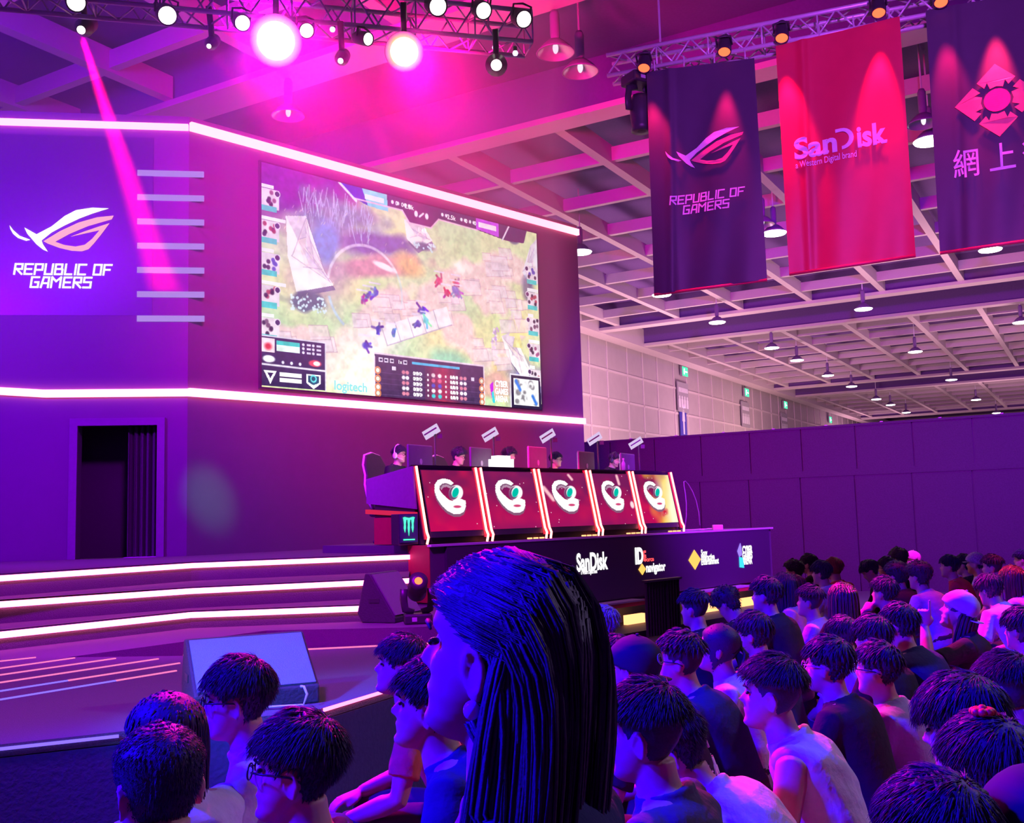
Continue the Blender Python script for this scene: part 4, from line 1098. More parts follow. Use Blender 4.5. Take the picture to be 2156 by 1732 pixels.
for i, (px, py, r, where) in enumerate(spec):
    tt = min(1, max(0, (px + 260) / 1372))
    y = ts_l.lerp(ts_r, tt).y - .28
    p = aty(px, py, y)
    o = make_par(r * y / FPX, E_par)
    aim(o, p, (1.5 + (px - 600) * .004, 2.5, 1.4))
    if px == 773: aim(o, p, (6, 3.0, 2.0))
    tag(o, 'glowing stage lamp on the stage truss, ' + where, 'stage light', 'lamps on the stage truss')
E_bloom = bloom_mat('painted_lens_bloom', (1, .95, .80), (1, .02, .42), 5, 1.0)
for px, py, r, where in ((581, 86, 56, 'larger'), (851, 109, 42, 'smaller')):
    y = 9.3
    p = aty(px, py, y); rr = r * y / FPX
    t = empty('flood_light', (0, 0, 0))
    R_ = Matrix.Rotation(pi / 2, 4, 'X')
    MB().lathe([(rr * 1.02, -.01), (rr * .98, -.14), (rr * .6, -.26), (0, -.28)], 28, R_).build('housing', M_dark, t, True, True)
    MB().lathe([(0, .02), (rr * .5, .015), (rr, .0)], 32, R_).build('lens', E_bloom, t, False, True)  # disc oversized to carry the painted bloom
    MB().tube([(0, .2, rr * .6), (0, .2, rr * 1.1 + .25)], .03, 8).build('clamp', M_dark, t, True, True)
    aim(t, p, (0, 0, 1.75))
    lamp_obj('flood_light', 'SPOT', p + (Vector((0, 0, 1.75)) - p).normalized() * .1, (1.4, 2.5, 1.3), (1, 0, .40), 3000, .2, 44, .6)
    lamp_obj('haze_wash', 'SPOT', p + Vector((0, .5, -.1)), (p.x + .9, 16, 7.2), (1, 0, .24), 4300, .3, 108, 1)
    tag(t, where + ' of the two yellow-cored lamps with painted pink bloom under the stage truss', 'stage light', 'yellow-cored lamps under the truss')
# beam heads: small bright lens low on the truss, each throwing a thin red beam
for px, py, r, tgt, pw, where in ((171, 63, 9, (-1.95, 9.35, 0), 110000, 'at the far left throwing the strong red beam'), (440, 97, 5, (-1.2, 15.5, 4.5), 22000, 'below the lamps right of the strong red beam'), (717, 128, 6, (.3, 15.0, 3.0), 24000, 'in the middle under the stage truss'), (1045, 137, 12, (2.0, 12.6, 4.4), 2500, 'with a round honeycomb face under the right end')):
    y = 9.5
    p = aty(px, py, y)
    o = empty('beam_light', (0, 0, 0))
    rr = r * y / FPX
    R_ = Matrix.Rotation(pi / 2, 4, 'X')
    MB().lathe([(rr * 1.15, .0), (rr * 1.5 + .03, -.12), (rr * 1.5 + .03, -.34), (0, -.36)], 18, R_).build('head', M_dark, o, True, True)
    MB().lathe([(0, .006), (rr, .004)], 18, R_).build('lens', E_small, o, False, True)
    MB().tube([(0, .2, 0), (0, .22, .2), (0, .22, .34)], .03, 8).build('yoke', M_dark, o, True, True)
    aim(o, p, (p.x * .8, 4, 2.5) if px != 1045 else (0, 0, 1.75))
    tag(o, 'slim beam light ' + where, 'stage light', 'beam lights under the stage truss')
    if px != 1045: lamp_obj('red_beam', 'SPOT', p + (Vector(tgt) - p).normalized() * .06 + Vector((0, -.05, 0)), tgt, (1, 0, .22), pw, .03, 8 if px == 171 else 8, 1)
E_tiny = em('violet_spark', (.75, .55, 1), 2.5)
for k, (px, py) in enumerate(((1042, 100), (1085, 112), (700, 62))):
    p = aty(px, py, 9.9)
    o = empty('pin_spot', p, 'tiny pale pin light under the stage truss, ' + ['left one by the right end', 'right one by the right end', 'left of the middle'][k], 'stage light', 'pin lights under the stage truss')
    MB().lathe([(0, -.03), (.022, -.02), (.03, .0), (.022, .02), (0, .03)], 10, Matrix.Translation(p)).build('lens', E_tiny, o, True)
    MB().tube([p + Vector((0, .02, .0)), p + Vector((0, .06, .02)), p + Vector((0, .06, .10))], .02, 8).build('body', M_dark, o, True)

# ---------------------------------------------------------------- red lamps on the banner truss, aimed at the banners
azr = math.degrees(math.atan2(d_r.x, d_r.y))
PB = Pl((tb_a.x, tb_a.y), azr)
E_redlens = em('red_lens_glow', (1, .09, .035), 3.2)
red_px = ((1356, 141), (1525, 107), (1646, 78), (1850, 25), (1981, 3))
dx_names = ['at the left end over the first dark banner', 'over the right side of the first dark banner', 'at the left corner of the red banner', 'at the right corner of the red banner', 'cut by the top edge over the third banner']
for i, (px, py) in enumerate(red_px):
    u, z = PB.uz(px, py, .24)
    p = PB.W(u, z, .24)
    o = make_par(.062, E_redlens)
    tgt = PB.W(u + ((.32 if i == 0 else .10) if i % 2 == 0 else -.12), z - 2.2, .02)
    aim(o, p, PB.W(u + .0, z - 1.0, .75))
    tag(o, 'red glowing lamp on the banner truss ' + dx_names[i], 'stage light', 'red lamps on the banner truss')
    lamp_obj('banner_light', 'SPOT', p + PB.n * .06 + Vector((0, 0, -.10)), tgt, (1, .01, .12), (520 if i in (2, 3) else 300), .03, 32, .8)
lamp_obj('banner_light', 'SPOT', PB.W(3.9, 6.6, .30), PB.W(3.85, 4.4, .02), (1, .02, .10), 700, .03, 30, .8)
# ---------------------------------------------------------------- hanging banners
def banner(name, corners, m, label, ripple, off, hem_m):
    (u0_, z0_), (u1_, z1_) = PB.uz(*corners[0], off), PB.uz(*corners[1], off)
    ub1, zb1 = PB.uz(*corners[2], off); ub0, zb0 = PB.uz(*corners[3], off)
    t = empty(name, PB.W((u0_ + u1_) / 2, zb0, off), label, 'banner')
    nx, nz_ = 60, 60; vs_, fs = [], []
    def P(s, r, o=0):
        u = (u0_ * (1 - s) + u1_ * s) * (1 - r) + (ub0 * (1 - s) + ub1 * s) * r
        z = (z0_ * (1 - s) + z1_ * s) * (1 - r) + (zb0 * (1 - s) + zb1 * s) * r
        w_ = .018 * r * sin(s * 9 + ripple) + .010 * sin(s * 17 + r * 5 + ripple) * r + .012 * sin(r * 7 + s * 3 + ripple) * sin(pi * s) + .016 * math.exp(-((s - .22 + .05 * r) / .035) ** 2) * (ripple % 2 + .3)
        return PB.W(u, z, off + w_ + o)
    for j in range(nz_ + 1):
        for i in range(nx + 1): vs_.append(P(i / nx, j / nz_))
    n1 = len(vs_)
    for j in range(nz_ + 1):
        for i in range(nx + 1): vs_.append(P(i / nx, j / nz_, -.006))
    for j in range(nz_):
        for i in range(nx):
            a = j * (nx + 1) + i
            fs.append((a, a + nx + 1, a + nx + 2, a + 1)); fs.append((a + n1, a + n1 + 1, a + n1 + nx + 2, a + n1 + nx + 1))
    MB().add(vs_, fs).build('cloth', m, t, True)
    MB().tube([P(0, 1.0), P(1, 1.0)], .016, 8).build('hem_bar', hem_m, t, True)
    for s in (.08, .36, .64, .92): MB().tube([P(s, 0), P(s, 0) + Vector((0, 0, .12)), PB.W((u0_ * (1 - s) + u1_ * s), z0_ * (1 - s) + z1_ * s + .16, 0)], .008, 6).build('tie', M_steel, t)
    # map from plane coordinates to the cloth
    def on(u, z, o=0):
        s = (u - ub0) / (ub1 - ub0); r = (z0_ - z) / (z0_ - zb0)
        return P(min(1, max(0, s)), min(1, max(0, r)), .014 + o)
    return t, on, (u0_, u1_, z0_, zb0)
M_ban = pm('black_banner_cloth', (.055, .045, .07), .55, var=.1, scale=6)
M_banr = pm('red_banner_cloth', (.62, .015, .06), .5, var=.08, scale=6)
M_pmark = pm('pale_print', (.85, .70, .78), .6); M_rmark = pm('rose_print', (.85, .16, .26), .6)
M_hem = pm('red_hem', (.6, .03, .10), .5)
OFF = .16
b1, on1, g1 = banner('hanging_banner', ((1361, 152), (1588, 122), (1614.5, 588), (1378, 621)), M_ban, 'black hanging banner with a pale and red eye emblem, leftmost of three', 1.2, OFF, M_hem)
u, z = PB.uz(1398, 283, OFF); u2 = PB.uz(1566, 283, OFF)[0]
eye_emblem(lambda x, y, o: on1(x, y, o * .4), u, z - .02, u2 - u, b1, M_pmark, M_rmark)
u, z = PB.uz(1411, 420, OFF); u2 = PB.uz(1567, 395, OFF)[0]
rog_words(lambda x, y, o: on1(x, y, o * .4), u, z + .02, u2 - u, b1, M_pmark, 1.35)
b2, on2, g2 = banner('hanging_banner', ((1633, 97), (1894, 34), (1928, 538), (1662, 578)), M_banr, 'red hanging banner with pale lettering, between the two dark banners', 3.1, OFF, M_hem)
def cloth_text(s, pl_on, parent, u, z, wdt, size, m, bold):
    me = text_mesh(s, size, bold)
    n = len(me.vertices); co = np.empty(n * 3, np.float32); me.vertices.foreach_get('co', co); co = co.reshape(-1, 3)
    co[:, 0] -= co[:, 0].min(); co[:, 0] *= wdt / co[:, 0].max()
    for i, v in enumerate(me.vertices): v.co = pl_on(u + co[i, 0], z + co[i, 1], .002)
    me.materials.clear(); me.materials.append(m)
    return add_mesh('lettering', me, parent)
u, z = PB.uz(1674, 338, OFF); u2 = PB.uz(1868, 300, OFF)[0]
wS = u2 - u; hS = .30
# the word mark: upright letters with slab feet, the D opened at its left side
MB_s = cloth_text('San', on2, b2, u, z, wS * .47, hS, M_pmark, .035)
cloth_text('isk', on2, b2, u + wS * .685, z, wS * .315, hS, M_pmark, .035)
dm = MB(); du, dw, dh = u + wS * .455, wS * .215, hS * .74
arc = [(du + dw * (.30 + .62 * sin(t * pi / 12)), z + dh * (.5 + .5 * cos(t * pi / 12))) for t in range(13)]
inn = [(du + dw * (.30 + .38 * sin(t * pi / 12)), z + dh * (.5 + .34 * cos(t * pi / 12))) for t in range(12, -1, -1)]
dm.plate(arc + inn, lambda x, y, o: on2(x, y, .002 + o), .002)
dm.plate([(du + dw * .02, z + dh), (du + dw * .02, z + dh * .84), (du + dw * .32, z + dh * .84), (du + dw * .32, z + dh)], lambda x, y, o: on2(x, y, .002 + o), .002)
dm.build('lettering', M_pmark, b2)
sf = MB()
for a, b_ in ((.20, .27), (.31, .38), (.69, .755), (.86, .92), (.94, 1.0)): sf.plate([(u + wS * a, z), (u + wS * b_, z), (u + wS * b_, z + .025), (u + wS * a, z + .025)], lambda x, y, o: on2(x, y, .002 + o), .002)
sf.build('lettering', M_pmark, b2)
u3, z3 = PB.uz(1676, 354, OFF); u4 = PB.uz(1804, 330, OFF)[0]
cloth_text('a Western Digital brand', on2, b2, u3, z3 - .015, u4 - u3, .095, M_pmark, .01)
b3, on3, g3 = banner('hanging_banner', ((1949, 22), (2230, -30), (2266, 490), (1979, 534)), M_ban, 'black hanging banner with a red arrow diamond, cut by the right edge', 2.3, OFF, M_hem)
cu_, cz_ = PB.uz(2094, 215, OFF); R1 = abs(PB.uz(2094, 136, OFF)[1] - cz_)
M_ros = pm('coral_print', (.80, .20, .22), .6); M_pnk = pm('hot_pink_print', (.85, .02, .25), .6)
for k in range(4):
    a = k * pi / 2
    g = []
    for x, y in ((.0, 1.0), (.45, .55), (.28, .38), (.21, .52), (.15, .34), (.0, .38), (-.15, .34), (-.21, .52), (-.28, .38), (-.45, .55)):
        y = y * 1.0
        g.append((cu_ + R1 * 1.0 * (x * cos(a) - y * sin(a)), cz_ + R1 * (x * sin(a) + y * cos(a))))
    MB().plate(g, lambda x, y, o: on3(x, y, .002 + o), .002).build('arrow_mark', M_ros, b3)
MB().plate([(cu_ + R1 * .31 * cos(t * pi / 16), cz_ + R1 * .31 * sin(t * pi / 16)) for t in range(32)], lambda x, y, o: on3(x, y, .003 + o), .002).build('centre_disc', M_pnk, b3)
u5, z5 = PB.uz(2006, 376, OFF); u6 = PB.uz(2136, 355, OFF)[0]
cloth_text('網 上', on3, b3, u5, z5 + .01, u6 - u5, .30, M_pmark, .008)
u7, z7 = PB.uz(2151, 352, OFF)
cloth_text('行', on3, b3, u7, z7 + .01, .26, .30, M_pmark, .008)

# ---------------------------------------------------------------- stage haze hanging under the lamps
hz = MB().box((-4.95, 13.45, 6.72), (11.7, 10.7, 5.44))
M_hz = bpy.data.materials.new('stage_haze'); M_hz.use_nodes = True
nt = M_hz.node_tree; nt.nodes.clear()
vsn = nt.nodes.new('ShaderNodeVolumeScatter'); out = nt.nodes.new('ShaderNodeOutputMaterial')
vsn.inputs['Density'].default_value = .043; vsn.inputs['Anisotropy'].default_value = .35
nt.links.new(vsn.outputs[0], out.inputs['Volume'])
ho = hz.build('haze', M_hz)
tag(ho, 'thin pink lit haze hanging in the air under the stage lamps', 'haze', None, 'stuff')
# ---------------------------------------------------------------- people
M_skin = pm('skin', (.58, .31, .24), .55, var=.05, scale=30)
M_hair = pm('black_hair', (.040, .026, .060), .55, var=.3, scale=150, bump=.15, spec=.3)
M_hairb = pm('brown_hair', (.10, .05, .045), .42, var=.3, scale=60)
M_hairr = pm('reddish_hair', (.30, .05, .05), .45, var=.3, scale=60)
M_jeans = pm('dark_jeans', (.03, .03, .05), .85)
M_eye = pm('eye_dark', (.02, .015, .015), .2); M_brow = pm('brow_hair', (.03, .02, .02), .7)
M_frame = pm('spectacle_frame', (.02, .02, .025), .25); M_framem = pm('metal_spectacle_frame', (.7, .6, .62), .25, .6)
def cloth_mat(n, c, bump=.25): return pm(n, c, .9, var=.10, scale=35, bump=bump, spec=.15)
M_twhite = cloth_mat('white_tee_cotton', (.74, .72, .76)); M_tblack = cloth_mat('black_tee_cotton', (.03, .028, .035)); M_tnavy = cloth_mat('navy_tee_cotton', (.035, .04, .12))
M_tgrey = cloth_mat('grey_tee_cotton', (.09, .09, .13)); M_tred = cloth_mat('red_tee_cotton', (.62, .04, .06)); M_torange = cloth_mat('orange_tee_cotton', (.75, .20, .10)); M_tlav = cloth_mat('lavender_tee_cotton', (.48, .42, .62)); M_tpink = cloth_mat('pink_tee_cotton', (.70, .40, .50))
ZF = [0, .012, .03, .048, .06, .075, .09, .105, .12, .135, .15, .17, .19, .21, .225, .235]
FF = [.070, .086, .086, .082, .088, .082, .085, .083, .079, .085, .090, .087, .077, .056, .034, .004]
BB = [.000, -.010, -.022, -.036, -.046, -.060, -.072, -.082, -.090, -.096, -.099, -.098, -.090, -.070, -.045, -.004]
WW = [.022, .036, .050, .057, .061, .065, .068, .070, .072, .074, .0755, .076, .072, .058, .040, .004]
def head_grid(nz=40, nph=48):
    t = np.linspace(0, 1, nz); z = .235 * (t - .06 * np.sin(2 * pi * t) * .8)
    F, B_, W_ = (np.interp(z, ZF, a) for a in (FF, BB, WW))
    ph = np.linspace(0, 2 * pi, nph, endpoint=False)
    Z = np.repeat(z[:, None], nph, 1); PH_ = np.repeat(ph[None], nz, 0)
    yc, ry = (F + B_) / 2, (F - B_) / 2
    X = W_[:, None] * np.sin(PH_) ; Y = yc[:, None] + ry[:, None] * np.cos(PH_)
    return np.stack([X, Y, Z], -1), PH_
def face_detail(G, female=False):
    P = G.copy(); x, y, z = P[..., 0], P[..., 1], P[..., 2]
    front = np.clip((y - .02) / .05, 0, 1)
    g = lambda v, c, s: np.exp(-((v - c) / s) ** 2)
    dy = .026 * g(x, 0, .013) * np.where(z > .088, g(z, .088, .022), g(z, .088, .008)) + .010 * g(x, 0, .009) * g(z, .115, .016)
    dy += .006 * g(np.abs(x), .014, .007) * g(z, .086, .007)
    dy -= .013 * g(np.abs(x), .032, .014) * g(z, .122, .011)
    dy += .005 * g(np.abs(x), .030, .022) * g(z, .141, .008)
    dy += .006 * g(x, 0, .020) * g(z, .060, .0055) + .005 * g(x, 0, .018) * g(z, .047, .0055) - .006 * g(x, 0, .022) * g(z, .0535, .003)
    dy += .005 * g(np.abs(x), .045, .016) * g(z, .098, .018) + .005 * g(x, 0, .02) * g(z, .018, .012) - .004 * g(x, 0, .03) * g(z, .034, .006)
    P[..., 1] = y + dy * front
    return P
def grid_mesh(mb, P, M):
    nz, nph = P.shape[:2]
    vs_ = [M @ Vector(q) for q in P.reshape(-1, 3)]
    fs = [(i * nph + k, i * nph + (k + 1) % nph, (i + 1) * nph + (k + 1) % nph, (i + 1) * nph + k) for i in range(nz - 1) for k in range(nph)]
    fs = [f[::-1] for f in fs]
    fs += [tuple(range(nph)), tuple((nz - 1) * nph + k for k in range(nph - 1, -1, -1))]
    mb.add(vs_, fs)
HL = {'short': ([0, 35, 55, 70, 82, 98, 112, 140, 180], [.172, .165, .150, .118, .134, .138, .095, .055, .048]),
      'bangs': ([0, 35, 55, 70, 82, 98, 112, 140, 180], [.148, .145, .135, .108, .122, .126, .07, .04, .035]),
      'buzz': ([0, 35, 55, 70, 82, 98, 112, 140, 180], [.180, .170, .155, .115, .118, .120, .08, .05, .045]),
      'long': ([0, 25, 45, 60, 75, 98, 112, 140, 180], [.178, .165, .140, .10, .075, .05, .02, .0, .0]),
      'tucked': ([0, 25, 45, 60, 75, 95, 110, 140, 180], [.182, .178, .172, .160, .148, .128, .05, .0, .0]),
      'bald': ([0, 180], [.3, .3])}
def hair_build(mb, M, style, rs, near, length=None, thick=1.0, capped=False):
    base = {'bob': 'bangs', 'pony': 'long', 'curly': 'short', 'under': 'buzz', 'tuft': 'short', 'crop': 'buzz'}.get(style, style)
    hl = HL[base]
    G, PHI = head_grid(44, 56) if near else head_grid(24, 28)
    dg = np.degrees(np.minimum(PHI, 2 * pi - PHI))
    line = np.interp(dg, *hl)
    m = np.clip((G[..., 2] - line) / .014 + .5, 0, 1)
    C0 = np.array([0, -.005, .115]); N = (G - C0) / np.array([.076, .095, .12]) ** 2
    N /= np.linalg.norm(N, axis=-1, keepdims=True)
    top = np.clip((G[..., 2] - .11) / .09, 0, 1)
    tk = {'short': (.006, .024), 'bangs': (.011, .024), 'buzz': (.003, .007), 'under': (.0035, .028), 'crop': (.005, .012), 'long': (.014, .020), 'tucked': (.010, .018), 'bob': (.024, .026), 'pony': (.008, .012), 'curly': (.022, .040), 'tuft': (.012, .034), 'bald': (0, 0)}[style]
    T = (tk[0] + (tk[1] - tk[0]) * top) * thick
    if style == 'under': T = tk[0] + (tk[1] - tk[0]) * np.clip((G[..., 2] - .155) / .03, 0, 1)
    if capped: T = np.where(G[..., 2] > .125, .002, T * .7)
    nz_ = (np.sin(PHI * 23 + G[..., 2] * 40 + rs.rand() * 6) * .12 + np.sin(PHI * 41 + rs.rand() * 6) * .08) * np.clip((.215 - G[..., 2]) / .05, 0, 1) + (rs.rand(*PHI.shape) - .5) * (.5 if style in ('curly', 'tuft', 'short') else .15)
    off = np.where(m > 0, m * T * (1 + nz_) - (1 - m) * .006, -.006)
    P = G + N * off[..., None]
    if style != 'bald': grid_mesh(mb, P, M)
    # locks
    hang_ = style in ('long', 'bob', 'tucked')
    n = {'short': 4400, 'bangs': 4400, 'buzz': 0, 'under': 3200, 'crop': 5200, 'long': 1700, 'tucked': 5600, 'bob': 800, 'pony': 600, 'curly': 2600, 'tuft': 2800, 'bald': 0}[style]
    if not near: n = int(n * (.25 if not hang_ else .42))
    if n == 0: return
    flat = np.where((m.reshape(-1) > .6) & ((G[..., 2].reshape(-1) < .115) | (not capped)))[0]
    if style == 'under': flat = flat[G.reshape(-1, 3)[flat][:, 2] > .165]
    if style in ('long', 'bob'): wgt = None
    pick = flat[rs.randint(0, len(flat), n)]
    p = (G + N * (T * .95)[..., None]).reshape(-1, 3)[pick] + (rs.rand(n, 3) - .5) * .006
    nr = N.reshape(-1, 3)[pick]
    whorl = np.array([.006, -.055, .225])
    fl = p - whorl; fl -= nr * (fl * nr).sum(1, keepdims=True); fl /= np.linalg.norm(fl, axis=1, keepdims=True) + 1e-9
    lift = {'short': .30, 'bangs': .14, 'under': .40, 'crop': .32, 'long': .1, 'tucked': .05, 'bob': .1, 'pony': .05, 'curly': .6, 'tuft': .6}[style]
    L = {'short': .036, 'bangs': .042, 'under': .036, 'crop': .013, 'long': length or .34, 'tucked': length or .34, 'bob': length or .17, 'pony': .09, 'curly': .03, 'tuft': .042}[style]
    hang = style in ('long', 'bob', 'tucked')
    steps = (24 if near else 14) if hang else 4
    ln = L * (.6 + .5 * rs.rand(n, 1))
    if style in ('short', 'bangs', 'tuft'): ln = ln * (.40 + .75 * np.clip((p[:, 2:3] - .09) / .09, 0, 1))
    if not hang: ln = np.where((np.abs(p[:, 0:1]) > .052) & (p[:, 2:3] < .178), ln * .4, ln)
    if hang: ln = np.maximum(.03, L + (p[:, 2:3] - .05)) * (.92 + .12 * rs.rand(n, 1))
    d = fl * .9 + nr * lift + (rs.rand(n, 3) - .5) * (.25 if hang else .40)
    if style == 'tucked':
        bk = np.stack([np.sign(p[:, 0]) * .25, -np.ones(n), np.full(n, -.2)], 1); fr_ = (p[:, 1:2] > -.05)
        bk = bk - nr * (bk * nr).sum(1, keepdims=True)
        d = np.where(fr_, bk, d) + (rs.rand(n, 3) - .5) * .12
    if style == 'pony':
        tail = np.array([0, -.115, .14]); d = (tail - p); d /= np.linalg.norm(d, axis=1, keepdims=True)
    d /= np.linalg.norm(d, axis=1, keepdims=True)
    pts = [p.copy()]
    EC, ER = np.array([0, -.004, .118]), np.array([.082, .104, .122]) * (1.06 if hang else 1.0)
    wob = rs.rand(n, 3) * 6
    for s in range(steps):
        gz = np.array([0, 0, -1.0]); k = .55 if hang else (.16 if style != 'pony' else 0)
        if hang: d = d * .55
        if style == 'tucked': k = np.where((p[:, 1:2] > -.035) & (p[:, 2:3] > .05) & (np.abs(p[:, 0:1]) > .02), .10, .55); d[:, 1] -= .5 * ((p[:, 1] > -.035) & (p[:, 2] > .05))
        d = d + gz * k
        if style == 'curly': d += (rs.rand(n, 3) - .5) * 1.2
        if hang: d[:, :2] += .025 * np.sin(wob[:, :2] + s * .5)
        d /= np.linalg.norm(d, axis=1, keepdims=True)
        p = p + d * ln / steps
        if hang:
            q = (p - EC) / ER; r = np.linalg.norm(q, axis=1, keepdims=True)
            p = np.where(r < 1, EC + q / np.maximum(r, 1e-6) * ER, p)
            fr = (p[:, 1] > .03) & (p[:, 2] < .15)                # keep the face free
            p[:, 1] = np.where(fr & (np.abs(p[:, 0]) < .085), np.maximum(.0, p[:, 1] - .03), p[:, 1])
            r2 = (p[:, 0] / .20) ** 2 + ((p[:, 2] + .22) / .16) ** 2
            yb = -.05 - .145 * np.sqrt(np.clip(1 - r2, 0, 1))
            p[:, 1] = np.where((r2 < 1) & (p[:, 1] > yb), yb, p[:, 1])
        pts.append(p.copy())
    pts = np.stack(pts, 1)
    wd = (.0036 if hang else .0014 if style == 'crop' else .0024) * (1 if near else 2.2)
    wid = np.linspace(1, .12 if not hang else .35, steps + 1) * wd
    side = np.cross(pts[:, -1] - pts[:, 0], nr); side /= np.linalg.norm(side, axis=1, keepdims=True) + 1e-9
    ring = np.stack([pts - side[:, None] * wid[None, :, None], pts + side[:, None] * wid[None, :, None], pts + nr[:, None] * (wid * .7)[None, :, None]], 2)   # n, s, 3, 3
    A = np.array(M)[:3, :3]; tr = np.array(M)[:3, 3]
    V = ring.reshape(-1, 3) @ A.T + tr
    b = len(mb.v); mb.v += [tuple(q) for q in V]
    S1 = steps + 1
    for i in range(n):
        o = b + i * S1 * 3
        for s in range(steps):
            a = o + s * 3
            for k in range(3):
                k2 = (k + 1) % 3
                mb.f.append((a + k, a + k2, a + 3 + k2, a + 3 + k))
        mb.f.append((o + 2, o + 1, o)); e = o + steps * 3; mb.f.append((e, e + 1, e + 2))
    if style == 'pony':
        for k in range(60 if near else 24):
            x0 = (rs.rand(3) - .5) * .02
            path = [Vector((x0[0], -.105, .145 + x0[2])), Vector((x0[0] * 1.6, -.135 + x0[1], .12)), Vector((x0[0] * 2.4, -.135 + x0[1] * 1.5, .03)), Vector((x0[0] * 2, -.12 + x0[1], -.07 - rs.rand() * .05))]
            mb.tube([M @ q for q in path], [.006, .007, .006, .002], 5)

QUEUE = []                                     # meshes to fuse into one continuous skin, done in one go later
def fuse(o, voxel, smooth): QUEUE.append((o, voxel, smooth))
def fuse_all():
    for o, v, s in QUEUE:
        m = o.modifiers.new('fuse', 'REMESH'); m.mode = 'VOXEL'; m.voxel_size = v; m.use_smooth_shade = True
        if s: q = o.modifiers.new('relax', 'SMOOTH'); q.factor = .5; q.iterations = s
    bpy.context.view_layer.update()
    dg = bpy.context.evaluated_depsgraph_get()
    new = [bpy.data.meshes.new_from_object(o.evaluated_get(dg)) for o, v, s in QUEUE]
    for (o, v, s), me in zip(QUEUE, new):
        o.modifiers.clear(); old = o.data
        me.materials.clear(); me.materials.append(old.materials[0])
        o.data = me; bpy.data.meshes.remove(old)
        wr = o.get('wrinkle')
        if wr:
            n = len(me.vertices); co = np.empty(n * 3, np.float32); me.vertices.foreach_get('co', co); co = co.reshape(-1, 3)
            no = np.empty(n * 3, np.float32); me.vertices.foreach_get('normal', no); no = no.reshape(-1, 3)
            x, y, z = co.T
            h = np.sin(x * 31 + z * 17 + 3 * np.sin(y * 13)) + .7 * np.sin(y * 41 - z * 29 + 2 * np.sin(x * 23)) + .5 * np.sin(z * 67 + x * 37)
            me.vertices.foreach_set('co', (co + no * (h * wr * .5)[:, None]).astype(np.float32).reshape(-1)); me.update()
            del o['wrinkle']
        me.polygons.foreach_set('use_smooth', [True] * len(me.polygons))
    QUEUE.clear()
def loft(mb, rows, seg=28):                     # rows: (centre, half width vec, half depth vec)
    vs_, fs = [], []
    for c, a, b_ in rows:
        for k in range(seg):
            t = 2 * pi * k / seg
            vs_.append(c + a * cos(t) + b_ * sin(t))
    for i in range(len(rows) - 1):
        for k in range(seg):
            p, q = i * seg + k, i * seg + (k + 1) % seg
            fs.append((p, q, q + seg, p + seg))
    fs += [tuple(range(seg - 1, -1, -1)), tuple((len(rows) - 1) * seg + k for k in range(seg))]
    mb.add(vs_, fs)
def ik(S, T, l1, l2, pole):
    d = T - S; L = min(d.length, (l1 + l2) * .995); dn = d.normalized()
    a = (l1 * l1 - l2 * l2 + L * L) / (2 * L); h = math.sqrt(max(0, l1 * l1 - a * a))
    pv = (pole - dn * pole.dot(dn)).normalized()
    return S + dn * a + pv * h, S + dn * L
def hand(mb, W_, dirv, palmn, pose, side):
    dirv = dirv.normalized(); palmn = (palmn - dirv * palmn.dot(dirv)).normalized(); sd = dirv.cross(palmn) * side
    R_ = Matrix((sd, dirv, palmn)).transposed()
    X = lambda x, y, z: W_ + R_ @ Vector((x, y, z))
    rows = [(X(0, -.01, 0), sd * .024, palmn * .018), (X(0, .02, 0), sd * .034, palmn * .016), (X(0, .06, 0), sd * .040, palmn * .014), (X(0, .088, 0), sd * .038, palmn * .011)]
    loft(mb, rows, 14)
    for i, (x, l) in enumerate(((-.029, .062), (-.010, .074), (.010, .079), (.029, .072))):
        c = {'rest': .35, 'fist': 1.45, 'point': 1.45 if i < 3 else .03, 'grip': 1.0}[pose]
        p = X(x, .082, 0); a = 0; path = [X(x, .07, 0), p]
        for s in (.45, .32, .23):
            a += c * .9
            p = p + R_ @ Vector((0, cos(a), sin(a))) * (l * s); path.append(p)
        mb.tube(path, [.0095, .0095, .0088, .0082, .0068], 8)
    th = {'rest': .4, 'fist': 1.1, 'point': 1.1, 'grip': .9}[pose]
    mb.tube([X(.026, .01, .004), X(.045, .035, .010), X(.050 - .018 * th, .062, .014 + .014 * th), X(.048 - .034 * th, .084, .016 + .020 * th)], [.013, .0115, .010, .0075], 8)
NPER = [0]
PINFO = {}
